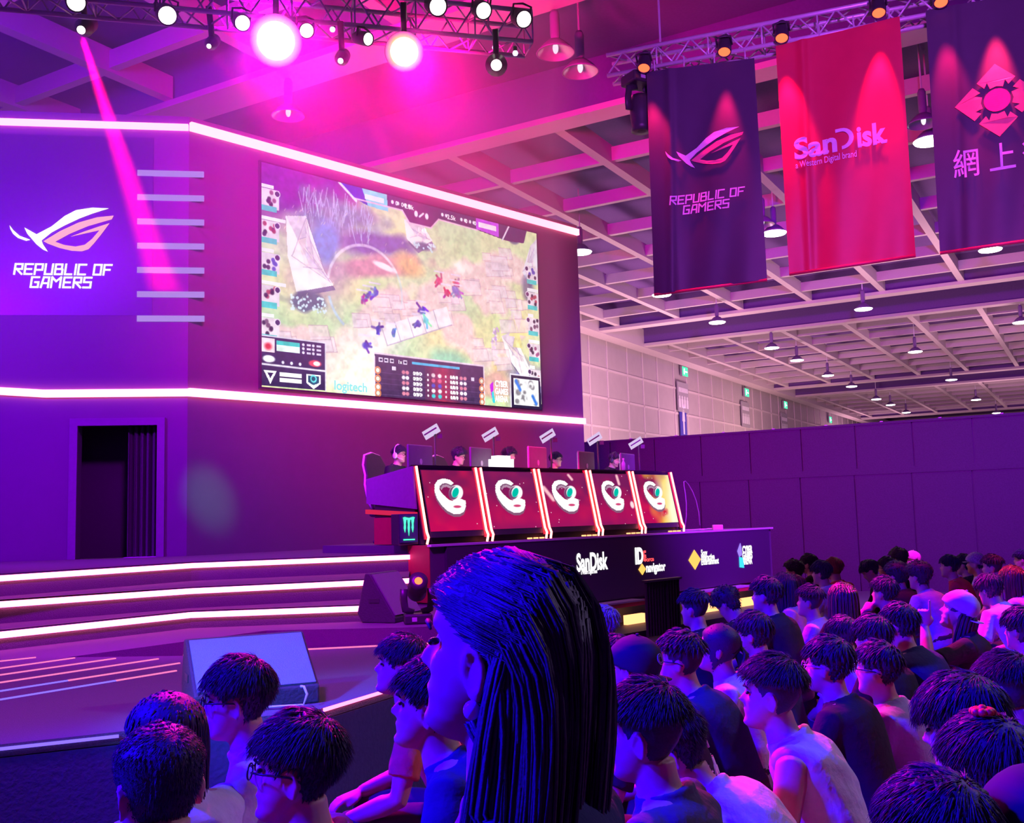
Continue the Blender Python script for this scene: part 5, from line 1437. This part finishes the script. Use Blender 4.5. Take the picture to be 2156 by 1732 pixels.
def person(px, py, H, yrel, style='short', shirt=M_tblack, label='', lean=12, pitch=0, hyaw=0, roll=0, group=None, hair=M_hair, sleeve='short', glasses=None, cap=None, arms=None,
           pants=M_jeans, size=1.0, standing=False, pos=None, hl=None, thick=1.0, extras=(), az=None, seat=None, tyaw=0, eyes=None, brow=True, bulk=1.0, fine=False, neck=0):
    NPER[0] += 1
    rs = np.random.RandomState(NPER[0] * 7 + 1)
    d = FPX * .235 * size / H if H else 0
    hc = aty(px, py, d) if pos is None else Vector(pos)
    dist = (hc - EYEV).length
    va = math.degrees(math.atan2(hc.x, hc.y))
    face_az = va - yrel if az is None else az
    tor_az = face_az - hyaw                       # torso heading; the head turns hyaw further
    near = dist < 4.6
    vox = .0055 if dist < 2.0 else .0065 if dist < 3.3 else .008 if dist < 4.6 else .012
    if fine: vox = .0055
    # local frame: +Y facing, ground origin under the pelvis
    Lr = rad(lean)
    tdir = Vector((0, sin(Lr), cos(Lr))); nd = Vector((0, sin(Lr * .7), cos(Lr * .7)))
    Mh = Matrix.Rotation(-rad(hyaw), 4, 'Z') @ Matrix.Rotation(rad(pitch), 4, 'X') @ Matrix.Rotation(rad(roll), 4, 'Y') @ Matrix.Scale(size, 4)
    hc_off = nd * (.075 + neck) * size + Mh @ (Vector((0, -.005, .12)) - Vector((0, -.025, .045)))
    sp = .50 * size
    top = tdir * sp + hc_off                       # pelvis centre -> head centre
    zs = hc.z - top.z - .10
    if standing: zp = hc.z - top.z
    else: zp = zs + .10
    R = Matrix.Rotation(-rad(tor_az), 4, 'Z')
    base = Vector((hc.x, hc.y, 0)) - R @ Vector((top.x, top.y, 0))
    root = empty('person', base, label, 'person', group, -rad(tor_az))
    pel = Vector((0, 0, zp))
    nb = pel + tdir * sp
    s = size
    bx = Vector((1, 0, 0)) * s * bulk; by = (Vector((0, tdir.z, -tdir.y))) * s * bulk
    def torso(mb, e, lo=-.10, hi=1.0):
        prof = [(-.16, .155, .110, 0), (-.05, .172, .122, 0), (.08, .168, .118, -.004), (.22, .150, .105, .0), (.40, .150, .104, .004), (.58, .164, .112, .004), (.74, .182, .114, -.002), (.86, .192, .100, -.012), (.93, .170, .080, -.016), (.985, .115, .062, -.014), (1.03, .066, .056, -.008)]
        rows = []
        for t, a, b_, o in prof:
            if t < lo or t > hi + .05: continue
            bend = -.05 * sin(pi * min(1, max(0, t))) * min(1, lean / 25)
            c = pel + tdir * (sp * t) + by.normalized() * ((o + bend) * s)
            rows.append((c, bx * (a + e), by * (b_ + e)))
        loft(mb, rows)
    Mhead = Matrix.Translation(nb + nd * (.075 + neck) * s) @ Mh @ Matrix.Translation((0, .025, -.045))
    body = MB()
    G, _ = head_grid(60, 72) if near else head_grid(30, 36)
    grid_mesh(body, face_detail(G), Mhead)
    for sx in (-1, 1):
        E = Mhead @ Matrix.Translation((sx * .0745, -.012, .103)) @ Matrix.Rotation(sx * .42, 4, 'Z') @ Matrix.Rotation(-.15, 4, 'X')
        if near:
            body.tube([E @ Vector((sx * (.008 + .004 * sin(t)), .018 * cos(t) * (1 if sin(t) > -.3 else .8), .031 * sin(t))) for t in [k * 2 * pi / 20 - 1.2 for k in range(19)]], .0048, 6)
            body.ell(E @ Vector((0, .0, 0)), .007, .016, .027, E.to_3x3(), 12, 8); body.ell(E @ Vector((sx * .004, -.002, -.026)), .006, .010, .010, E.to_3x3(), 10, 8)
        else: body.ell(E @ Vector((sx * .004, 0, 0)), .009, .018, .031, E.to_3x3(), 10, 8)
    neck_t = Mhead @ Vector((0, -.022, .055))
    body.tube([nb - tdir * .06 * s, nb + nd * .01 * s, nb.lerp(neck_t, .6), neck_t], [.075 * s, .060 * s, .054 * s, .054 * s], 18)
    torso(body, -.004)
    shA = []
    hands = {}
    for sx in (-1, 1):
        S = nb - tdir * .062 * s + Vector((sx * .172 * s * bulk, -.012, 0))
        a = (arms or {}).get(sx)
        if standing and not a: T = S + Vector((sx * .06, .04, -.54)); pole = Vector((sx * .3, -1, 0)); pose, pn = 'rest', Vector((-sx, 0, 0))
        elif not a: T = Vector((sx * .10, .36 * s, zp + .085)); pole = Vector((sx * .9, -.5, -.3)); pose, pn = 'rest', Vector((0, 0, -1))
        else: T = Vector(a[0]) + Vector((0, 0, zp)); pole = Vector(a[1]); pose, pn = a[2], Vector(a[3])
        E, T = ik(S, T, .285 * s, .255 * s, pole)
        body.tube([nb - tdir * .045 * s + Vector((sx * .09 * s, -.01, 0)), S, S.lerp(E, .35), S.lerp(E, .7), E, E.lerp(T, .3), E.lerp(T, .7), T], [.050 * s, .056 * s, .050 * s, .044 * s, .039 * s, .042 * s, .034 * s, .026 * s], 14)
        hd = (T - E) if not a or len(a) < 5 else Vector(a[4])
        hand(body, T + hd.normalized() * .012, hd, pn, pose, sx)
        shA.append((S, E, T)); hands[sx] = (T, E)
    legs = []
    for sx in (-1, 1):
        hp = pel + Vector((sx * .085 * s, .0, -.02))
        if standing: kn, an = Vector((sx * .10, .02, zp * .52)), Vector((sx * .105, -.01, .085)); 
        else: kn, an = Vector((sx * .15, .42 * s, max(.30, zp + .02))), Vector((sx * .14, .36 * s, .085))
        legs.append((hp, kn, an))
        body.tube([hp, hp.lerp(kn, .5), kn, kn.lerp(an, .35), an], [.085 * s, .072 * s, .055 * s, .053 * s, .036 * s], 14)
        body.ell(an + Vector((0, .06, -.045)), .042, .12, .04, None, 14, 8)
    ob = body.build('body', M_skin, root, True, True)
    fuse(ob, vox, 2)
    # clothes
    if shirt is not None:
        sh = MB(); torso(sh, .012 if near else .015, -.10, .94)
        if sleeve != 'none':
            for S, E, T in shA:
                if sleeve == 'long': q, r = [S, S.lerp(E, .5), E, E.lerp(T, .5), E.lerp(T, .96)], [.066, .060, .052, .047, .040]
                else: q, r = [S, S.lerp(E, .35), S.lerp(E, .72)], [.067, .063, .066]
                c0 = nb - tdir * .05 * s + Vector(((1 if S.x > 0 else -1) * .07 * s, -.012, 0))
                sh.tube([c0] + q, [.055 * s] + [x * s for x in r], 16)
        else:
            for S, E, T in shA: sh.ell(S + Vector((-.035 * (1 if S.x > 0 else -1), 0, .012)), .05, .072, .060, None, 14, 10)
        cn = nb + nd * .012 * s
        sh.tube([cn + by.normalized() * (-.012) + bx.normalized() * (.070 * s * cos(t)) + by.normalized() * (.066 * s * sin(t)) - tdir * (.010 + .006 * sin(t)) for t in [k * 2 * pi / 24 for k in range(25)]], .014, 8)
        os_ = sh.build('shirt', shirt, root, True, True)
        if near: os_['wrinkle'] = .006
        fuse(os_, max(vox, .008), 2)
    tr = MB(); loft(tr, [(pel + Vector((0, 0, .09)), bx * .178, by * .128), (pel, bx * .186, by * .136), (pel - Vector((0, 0, .085)), bx * .172, by * .125)])
    for hp, kn, an in legs: tr.tube([hp, hp.lerp(kn, .5), kn, kn.lerp(an, .4), an + Vector((0, 0, .04))], [.098 * s, .086 * s, .070 * s, .066 * s, .058 * s], 14)
    fuse(tr.build('trousers', pants, root, True, True), .02, 2)
    for sx, (hp, kn, an) in zip((-1, 1), legs):
        sm = MB(); sm.ell(an + Vector((0, .06, -.042)), .050, .135, .043, None, 14, 8); sm.build('shoe', M_tgrey if NPER[0] % 3 else M_twhite, root, True, True)
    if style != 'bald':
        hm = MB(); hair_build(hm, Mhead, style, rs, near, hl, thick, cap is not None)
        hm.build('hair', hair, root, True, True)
    if eyes is None: eyes = near
    if eyes:
        for sx in (-1, 1):
            MB().ell(Mhead @ Vector((sx * .031, .0775, .121)), .0125, .006, .0055, Mhead.to_3x3(), 12, 8).build('eye', M_eye, root, True, True)
            MB().tube([Mhead @ Vector((sx * q[0], q[1], q[2])) for q in ((.014, .094, .139), (.030, .091, .145), (.050, .075, .140))], [.003, .004, .002], 6).build('eyebrow', M_brow, root, True, True)
    if glasses is not None:
        gm = MB()
        for sx in (-1, 1):
            gm.tube([Mhead @ Vector((sx * .033 + .024 * cos(t), .100 - .10 * abs(sx * .033 + .024 * cos(t)) ** 1.5, .119 + .018 * sin(t))) for t in [k * 2 * pi / 20 for k in range(21)]], .0022, 6)
            gm.tube([Mhead @ Vector((sx * .057, .090, .122)), Mhead @ Vector((sx * .077, .06, .124)), Mhead @ Vector((sx * .083, -.005, .122)), Mhead @ Vector((sx * .080, -.03, .112))], .0026, 6)
        gm.tube([Mhead @ Vector((-.010, .099, .122)), Mhead @ Vector((0, .112, .124)), Mhead @ Vector((.010, .099, .122))], .002, 6)
        gm.build('glasses', glasses, root, True, True)
    if cap is not None:
        kind, mc = cap
        G2, PH2 = head_grid(36, 48)
        hl2 = .150 - .055 * (1 - np.cos(PH2)) / 2
        m = np.clip((G2[..., 2] - hl2) / .008 + .5, 0, 1)
        N2 = (G2 - np.array([0, -.005, .115])) / np.array([.076, .095, .12]) ** 2; N2 /= np.linalg.norm(N2, axis=-1, keepdims=True)
        P2 = G2 + N2 * (np.where(m > 0, m * .020 - (1 - m) * .02, -.02))[..., None]
        cm2 = MB(); grid_mesh(cm2, P2, Mhead); cm2.build('cap', mc, root, True, True)
        bm_ = MB(); sg = -1 if kind == 'back' else 1
        yb_, zb_ = (.088, .152) if sg > 0 else (-.108, .100)
        bm_.plate([(x * .075, y) for x, y in [(cos(t), sin(t) * .075 if True else 0) for t in [k * pi / 12 for k in range(13)]]], lambda x, y, o: Mhead @ Vector((x, yb_ * .75 + sg * y + (0 if sg > 0 else 0), zb_ - .004 - y * .15 + (x * x) * -1.6 + o)), .004)
        bm_.build('visor', mc, root, True, True)
        MB().ell(Mhead @ Vector((0, -.02, .256)), .008, .008, .005, Mhead.to_3x3(), 10, 6).build('cap_button', mc, root, True, True)
    PINFO[root] = (base, tor_az, zp)
    for fn in extras: fn(root, Mhead, hands, pel, nb, s)
    return root
# ---------------------------------------------------------------- the audience
GA = 'seated spectators'
def earring(root, Mh, hands, pel, nb, s):
    MB().ell(Mh @ Vector((-.085, -.014, .062)), .009, .011, .012, Mh.to_3x3(), 14, 10).build('earring', pm('pearl', (.75, .78, .9), .15), root, True, True)
    MB().ell(Mh @ Vector((.085, -.014, .062)), .009, .011, .012, Mh.to_3x3(), 14, 10).build('earring', MATS['pearl'], root, True, True)
# the woman standing close to the camera
person(1054, 1372, 374, 65, 'tucked', M_tnavy, 'tall person with long straight black hair and earrings standing closest, seen from behind', 4, 10, 0, hl=.95, neck=.03, standing=True, extras=(earring,), thick=1.0, size=1.0)
# left foreground group
person(335, 1655, 235, 25, 'crop', M_tnavy, 'person with close-cropped hair seen from behind, lower left of the crowd', 8)
person(350, 1560, 176, 48, 'long', M_twhite, 'person with long dark hair and a white top behind the close-cropped head', 8, hl=.26)
person(503, 1473, 155, 80, 'short', M_twhite, 'person in glasses and white shirt sitting before the big wedge speaker', 14, 0, glasses=M_frame)
person(628, 1620, 205, 76, 'short', M_tnavy, 'person with dark glasses and thick black hair, right of the close-cropped head', 10, 4, glasses=M_frame)
person(846, 1402, 116, 84, 'short', M_torange, 'person in an orange tee leaning forward at the edge of the forestage', 24, 10, arms={-1: ((-.16, .44, .04), (-.6, -.6, -.4), 'rest', (0, 0, -1)), 1: ((.10, .42, .08), (.6, -.6, -.3), 'rest', (0, 0, -1))})
person(908, 1485, 172, 80, 'short', M_tnavy, 'person in a navy tee half hidden by the tall long-haired person', 26, 8)
# right foreground
person(1362, 1545, 186, 72, 'under', M_tgrey, 'person in a grey tee just right of the tall long-haired person', 10, 0, tyaw=0)
person(1422, 1578, 158, 75, 'short', M_twhite, 'person in a white top bent forward behind the grey tee', 38, -25)
def scribble(root, Mh, hands, pel, nb, s):
    m = MB(); rs = random.Random(3)
    for k in range(26):
        x, z = rs.uniform(-.13, .13), rs.uniform(.05, .40)
        p = [Vector((x + rs.uniform(-.04, .04), 0, z + rs.uniform(-.05, .05))) for _ in range(4)]
        t = Vector((0, sin(rad(22)), cos(rad(22)))); q = Vector((0, -cos(rad(22)), sin(rad(22))))
        m.tube([pel + Vector((a.x, 0, 0)) + t * a.z + q * (.150 - .035 * (a.x / .15) ** 2) for a in p], .007, 5)
    m.build('shirt_print', pm('white_print', (.8, .78, .85), .7), root, True, True)
def emblem_ring(root, Mh, hands, pel, nb, s):
    m = MB()
    for r in (.020, .013): m.tube([Mh @ Vector((r * cos(t), -.118 + .25 * (r * sin(t)) ** 1, .165 + r * sin(t))) for t in [k * pi / 10 for k in range(21)]], .0022, 5)
    m.build('cap_badge', pm('violet_stitching', (.30, .25, .5), .6), root, True, True)
person(1338, 1408, 122, 60, 'short', M_tblack, 'person in a dark rounded cap with a ring badge and a printed black tee', 22, 0, cap=('back', pm('navy_cap_cloth', (.02, .02, .055), .8, spec=.2)), extras=(scribble, emblem_ring))
person(1272, 1316, 70, 60, 'short', M_tblack, 'person with greyish hair peeping out right beside the tall long-haired person', 10, hair=pm('grey_hair', (.32, .28, .34), .5))
person(1303, 1390, 90, 90, 'short', M_tblack, 'person mostly hidden left of the dark rounded cap', 8)
person(1434, 1392, 108, 78, 'under', M_tnavy, 'person in black glasses and a navy tee, right of the dark rounded cap', 24, 4, glasses=M_frame)
person(1515, 1365, 96, 84, 'pony', M_twhite, 'person with tied-back hair and a loose white top, second right of the rounded cap', 16, 10)
person(1627, 1462, 140, 84, 'under', M_twhite, 'person with shaved sides in a white sleeveless top, centre right foreground', 22, 6, sleeve='none')
person(1588, 1335, 84, 70, 'bangs', M_tnavy, 'person in navy with a white collar behind the loose white top', 16)
person(1463, 1282, 70, 62, 'under', M_tblack, 'person with shaved nape in black, leftmost before the orange light tubes', 10)
def phone(root, Mh, hands, pel, nb, s):
    T, E = hands[1]
    tpos = T + Vector((0, .08, .03))
    bevel(MB().box(tpos, (.075, .012, .15)).build('phone', M_white, root, True), .004)
person(1533, 1272, 62, 60, 'curly', M_tblack, 'person with bowed head looking at a phone before the orange light tubes', 18, -38)
person(1614, 1254, 70, 68, 'short', M_tblack, 'person in a broad black top, right of the bowed head', 16, 4)
person(1672, 1238, 50, 82, 'short', M_twhite, 'person in a white top behind the broad black top', 10)
person(1706, 1267, 61, 74, 'under', M_tpink, 'person in a pink lit tee with a collar, middle of the crowd', 14, 6)
person(1745, 1402, 108, 70, 'short', M_tblack, 'person in gold-rimmed glasses and a black tee, right of the sleeveless top', 16, 4, glasses=M_framem)
person(1850, 1410, 102, 78, 'short', M_tlav, 'person in thin glasses and a lavender tee, right of the gold-rimmed glasses', 14, 4, glasses=M_frame)
person(1838, 1345, 88, 60, 'bangs', M_tblack, 'person with a blue-lit fringe behind the lavender tee', 14)
person(1775, 1338, 72, 60, 'bangs', M_twhite, 'person with a round dark head left of the blue-lit fringe', 12)
person(1895, 1318, 84, 60, 'short', M_tnavy, 'person in navy turned away, right of the blue-lit fringe', 22)
person(1775, 1262, 64, 40, 'long', M_tblack, 'person with long loose brown hair seen from behind, middle of the crowd', 8, hair=M_hairb, hl=.3)
def snack(root, Mh, hands, pel, nb, s):
    T, E = hands[-1]
    MB().ell(T + Vector((0, .05, .07)), .045, .045, .05, None, 12, 8).build('snack', pm('glossy_red_wrap', (.7, .1, .12), .2), root, True, True)
person(1862, 1248, 60, 62, 'short', M_tblack, 'person with raised hand at the mouth in the middle of the crowd', 12, 6, arms={-1: ((-.14, .24, .50), (-.8, -.3, -.8), 'grip', (1, 0, 0))})
person(1889, 1213, 50, 55, 'curly', M_tblack, 'person with thick curly hair and a black top, behind the raised hand', 14, -4)
person(1935, 1214, 52, 60, 'curly', M_tlav, 'person with bushy hair and a pale lavender tee', 20)
person(2000, 1193, 43, 84, 'short', M_tred, 'person in a red tee with a pale print near the back', 18, 2)
person(2031, 1189, 40, 70, 'short', M_tblack, 'person with round dark hair right behind the red tee', 10)
person(2055, 1186, 42, 80, 'short', M_twhite, 'person in a patterned cap near the back right', 8, cap=('front', pm('mottled_cap_cloth', (.34, .25, .32), .8, var=.8, scale=60)))
person(2090, 1194, 46, 82, 'under', M_tpink, 'person lit red on the face near the back right', 8)
person(2132, 1220, 54, 75, 'long', M_twhite, 'person with long hair and a white top at the right edge near the back', 8, hair=M_hairb, hl=.26)
person(2152, 1178, 36, 88, 'short', M_twhite, 'person cut by the right edge, farthest back', 6)
person(2084, 1242, 60, 55, 'bangs', M_twhite, 'person with a big dark head and a white tee, right of the pointing finger', 30, -12)
person(2020, 1286, 78, 86, 'bob', M_tblack, 'person in a pale cap raising one pointing finger', 12, 16, fine=True, cap=('back', pm('lilac_cap_cloth', (.55, .45, .75), .8)),
       arms={-1: ((-.22, .30, .56), (-.8, .1, -1), 'point', (1, .2, 0), (0.0, -.05, 1)), 1: ((.10, .3, .1), (.8, -.5, -.3), 'rest', (0, 0, -1))})
person(2030, 1530, 184, 74, 'bangs', M_tblack, 'person with a rounded fringe looking down, lower right', 12, -8, thick=1.25)
def flower(root, Mh, hands, pel, nb, s):
    m = MB()
    for k in range(8):
        t = k * pi / 4
        m.ell(Mh @ Vector((.018 * cos(t) - .02, -.02 + .018 * sin(t), .266)), .012, .012, .010, Mh.to_3x3(), 8, 6)
    m.ell(Mh @ Vector((-.02, -.02, .272)), .011, .011, .010, Mh.to_3x3(), 8, 6)
    m.build('hair_flower', pm('red_hair_flower', (.85, .02, .04), .5), root, True, True)
person(2082, 1628, 205, 45, 'bangs', M_tblack, 'person with a red flower hair tie, lower right corner', 8, extras=(flower,), thick=1.2)
person(1975, 1775, 250, 62, 'short', M_tblack, 'person with dark short hair cut by the bottom edge, lower right', 8)
person(2192, 1758, 246, 50, 'short', M_tnavy, 'person in a dark blue cap in the very bottom right corner', 8, cap=('back', MATS['navy_cap_cloth']))
person(2122, 1452, 132, 72, 'under', M_tlav, 'person with a large ear and lavender tee at the right edge', 10)
# heads along the back rows
for q in ((1672, 1203, 40, 80, 'curly', M_tblack, 'person with wavy hair at the left end of the back rows'), (1704, 1187, 38, 70, 'bangs', M_tblack, 'person farthest back at the left end of the back rows'),
          (1730, 1206, 46, 72, 'bangs', M_twhite, 'person with red-lit hair and a white top in the back rows'), (1756, 1198, 42, 50, 'short', M_tred, 'person with bright red hair in the back rows'),
          (1833, 1202, 42, 88, 'short', M_tblack, 'person bowing the head in the middle of the back rows'), (1868, 1196, 41, 80, 'short', M_tblack, 'person in glasses in the middle of the back rows'),
          (1892, 1177, 38, 60, 'curly', M_tblack, 'person with curly hair farthest back in the middle'), (1651, 1238, 58, 85, 'long', M_tpink, 'person with a pink-lit face behind the black top'),
          (2152, 1325, 84, 60, 'bangs', M_tlav, 'person in lavender cut by the right edge, behind the large ear')):
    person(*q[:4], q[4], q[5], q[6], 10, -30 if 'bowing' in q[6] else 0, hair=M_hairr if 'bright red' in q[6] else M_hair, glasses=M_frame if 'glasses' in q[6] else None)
person(1922, 1178, 34, 84, 'bald', M_tblack, 'person in a pale orange beanie farthest back in the middle', 8, cap=('front', pm('orange_beanie', (.75, .36, .25), .8)))

# stacking chairs under the spectators at the open ends of the rows
def stacking_chair(base, az, zseat, label):
    t = empty('chair', base, label, 'chair', 'chairs under the outer spectators', -rad(az))
    bevel(MB().box((0, .02, zseat - .03), (.42, .42, .04)).build('seat', M_dark, t, local=True), .015)
    b_ = MB().hexa([(-.20, -.20, zseat + .16), (.20, -.20, zseat + .16), (.20, -.18, zseat + .16), (-.20, -.18, zseat + .16), (-.20, -.27, zseat + .40), (.20, -.27, zseat + .40), (.20, -.25, zseat + .40), (-.20, -.25, zseat + .40)])
    bevel(b_.build('backrest', M_dark, t, local=True), .01)
    for sx in (-1, 1):
        MB().tube([(sx * .19, .20, zseat - .05), (sx * .21, .23, 0)], .012, 8).build('leg', M_steel, t, True, True)
        MB().tube([(sx * .19, -.26, zseat + .38), (sx * .19, -.17, zseat - .05), (sx * .21, -.24, 0)], .012, 8).build('leg', M_steel, t, True, True)
    return t
for o in list(PINFO):
    L_ = o['label']
    if any(k in L_ for k in ('farthest back', 'right edge', 'right of the pointing', 'one pointing finger')) and 'middle' not in L_ and 'left end' not in L_:
        base, az_, zp_ = PINFO[o]
        stacking_chair(base, az_, zp_ - .10, 'black stacking chair under the ' + ' '.join(L_.split()[:9]))
# ---------------------------------------------------------------- the five players
M_chairb = pm('gaming_chair_black', (.04, .038, .045), .5); M_chairw = pm('gaming_chair_white', (.75, .72, .8), .5)
def gaming_chair(pos, az, label):
    t = empty('gaming_chair', pos, label, 'chair', 'gaming chairs behind the players desk', -rad(az))
    b_ = MB()
    pts = [(-.20, .50), (-.26, .62), (-.27, .86), (-.22, 1.0), (-.23, 1.15), (-.16, 1.30), (0, 1.34), (.16, 1.30), (.23, 1.15), (.22, 1.0), (.27, .86), (.26, .62), (.20, .50)]
    b_.plate(pts, lambda x, y, o: Vector((x, -.28 - (y - .5) * .22 + o + .25 * x * x, y)), .09)
    bevel(b_.build('backrest', M_chairb, t, local=True), .02)
    MB().tube([Vector((x * 1.02, -.235 - (y - .5) * .22 + .25 * x * x, y)) for x, y in pts], .018, 6).build('piping', M_chairw, t, True, True)
    ov = MB()
    for sx in (-1, 1): ov.ell(Vector((sx * .055, -.36, 1.13)), .035, .02, .018, None, 10, 8)
    ov.build('belt_slot', M_chairw, t, True, True)
    bevel(MB().box((0, .0, .44), (.50, .50, .10)).build('seat', M_chairb, t, local=True), .03)
    MB().tube([(0, 0, .39), (0, 0, .08)], .03, 10).build('gas_lift', M_steel, t, True, True)
    for k in range(5):
        a = k * 2 * pi / 5
        l = MB().tube([(0, 0, .10), (.30 * cos(a), .30 * sin(a), .07)], [.03, .018], 8).build('leg', M_dark, t, True, True)
        MB().ell((.30 * cos(a), .30 * sin(a), .03), .025, .025, .03, None, 10, 8).build('castor', M_dark, t, True, True)
    return t
M_hset = pm('white_headset', (.85, .82, .9), .4); M_hsetp = pm('pink_headset', (.80, .50, .62), .4); M_hsetb = pm('black_headset', (.05, .05, .06), .4)
def headset(mat_):
    def fn(root, Mh, hands, pel, nb, s):
        m = MB().tube([Mh @ Vector((.098 * cos(t), -.015, .125 + .135 * sin(t))) for t in [k * pi / 14 for k in range(15)]], [(.010, .016)] * 15, 8)
        for sx in (-1, 1): m.ell(Mh @ Vector((sx * .092, -.010, .105)), .022, .038, .046, Mh.to_3x3(), 14, 10)
        m.tube([Mh @ Vector((.09, .01, .09)), Mh @ Vector((.085, .06, .06)), Mh @ Vector((.05, .095, .045))], .004, 6)
        m.build('headset', mat_, root, True, True)
    return fn
pl_ = [((840, 957), 148, 'short', headset(M_hset), M_frame, 'player in black with a white headset, leftmost seat at the desk', 0), ((966, 961), 138, 'curly', None, M_frame, 'player in black leaning down at the second seat of the desk', -12), ((1072, 960), 140, 'tuft', None, None, 'player half hidden behind the white device at the third seat', -6),
       ((1170, 968), 128, 'short', None, M_frame, 'player in glasses at the fourth seat of the desk', 0), ((1293, 968), 140, 'short', headset(M_hsetb), None, 'player resting the head low at the fifth seat of the desk', -14)]
for k, ((px, py), yr, st, hs_, gl, lb_, pt) in enumerate(pl_):
    u, z = PD.uz(px, py, -1.12)
    hp = PD.W(u, z, -1.12)
    person(0, 0, 0, yr, st, M_tblack, lb_, 12, pt, pos=hp - Vector((0, 0, 0)), az=118, group='players at the desk', glasses=gl, extras=(hs_,) if hs_ else ())
gc = []
for k, (px, py) in enumerate(((826, 967), (962, 964), (1076, 966))):
    u, z = PD.uz(px, py, -1.5)
    q = PD.W(u, 1.43, -1.5)
    gaming_chair(q, 124, ['black and white gaming chair behind the leftmost player', 'black and white gaming chair behind the second player', 'black and white gaming chair mostly hidden behind the third player'][k])
fuse_all()
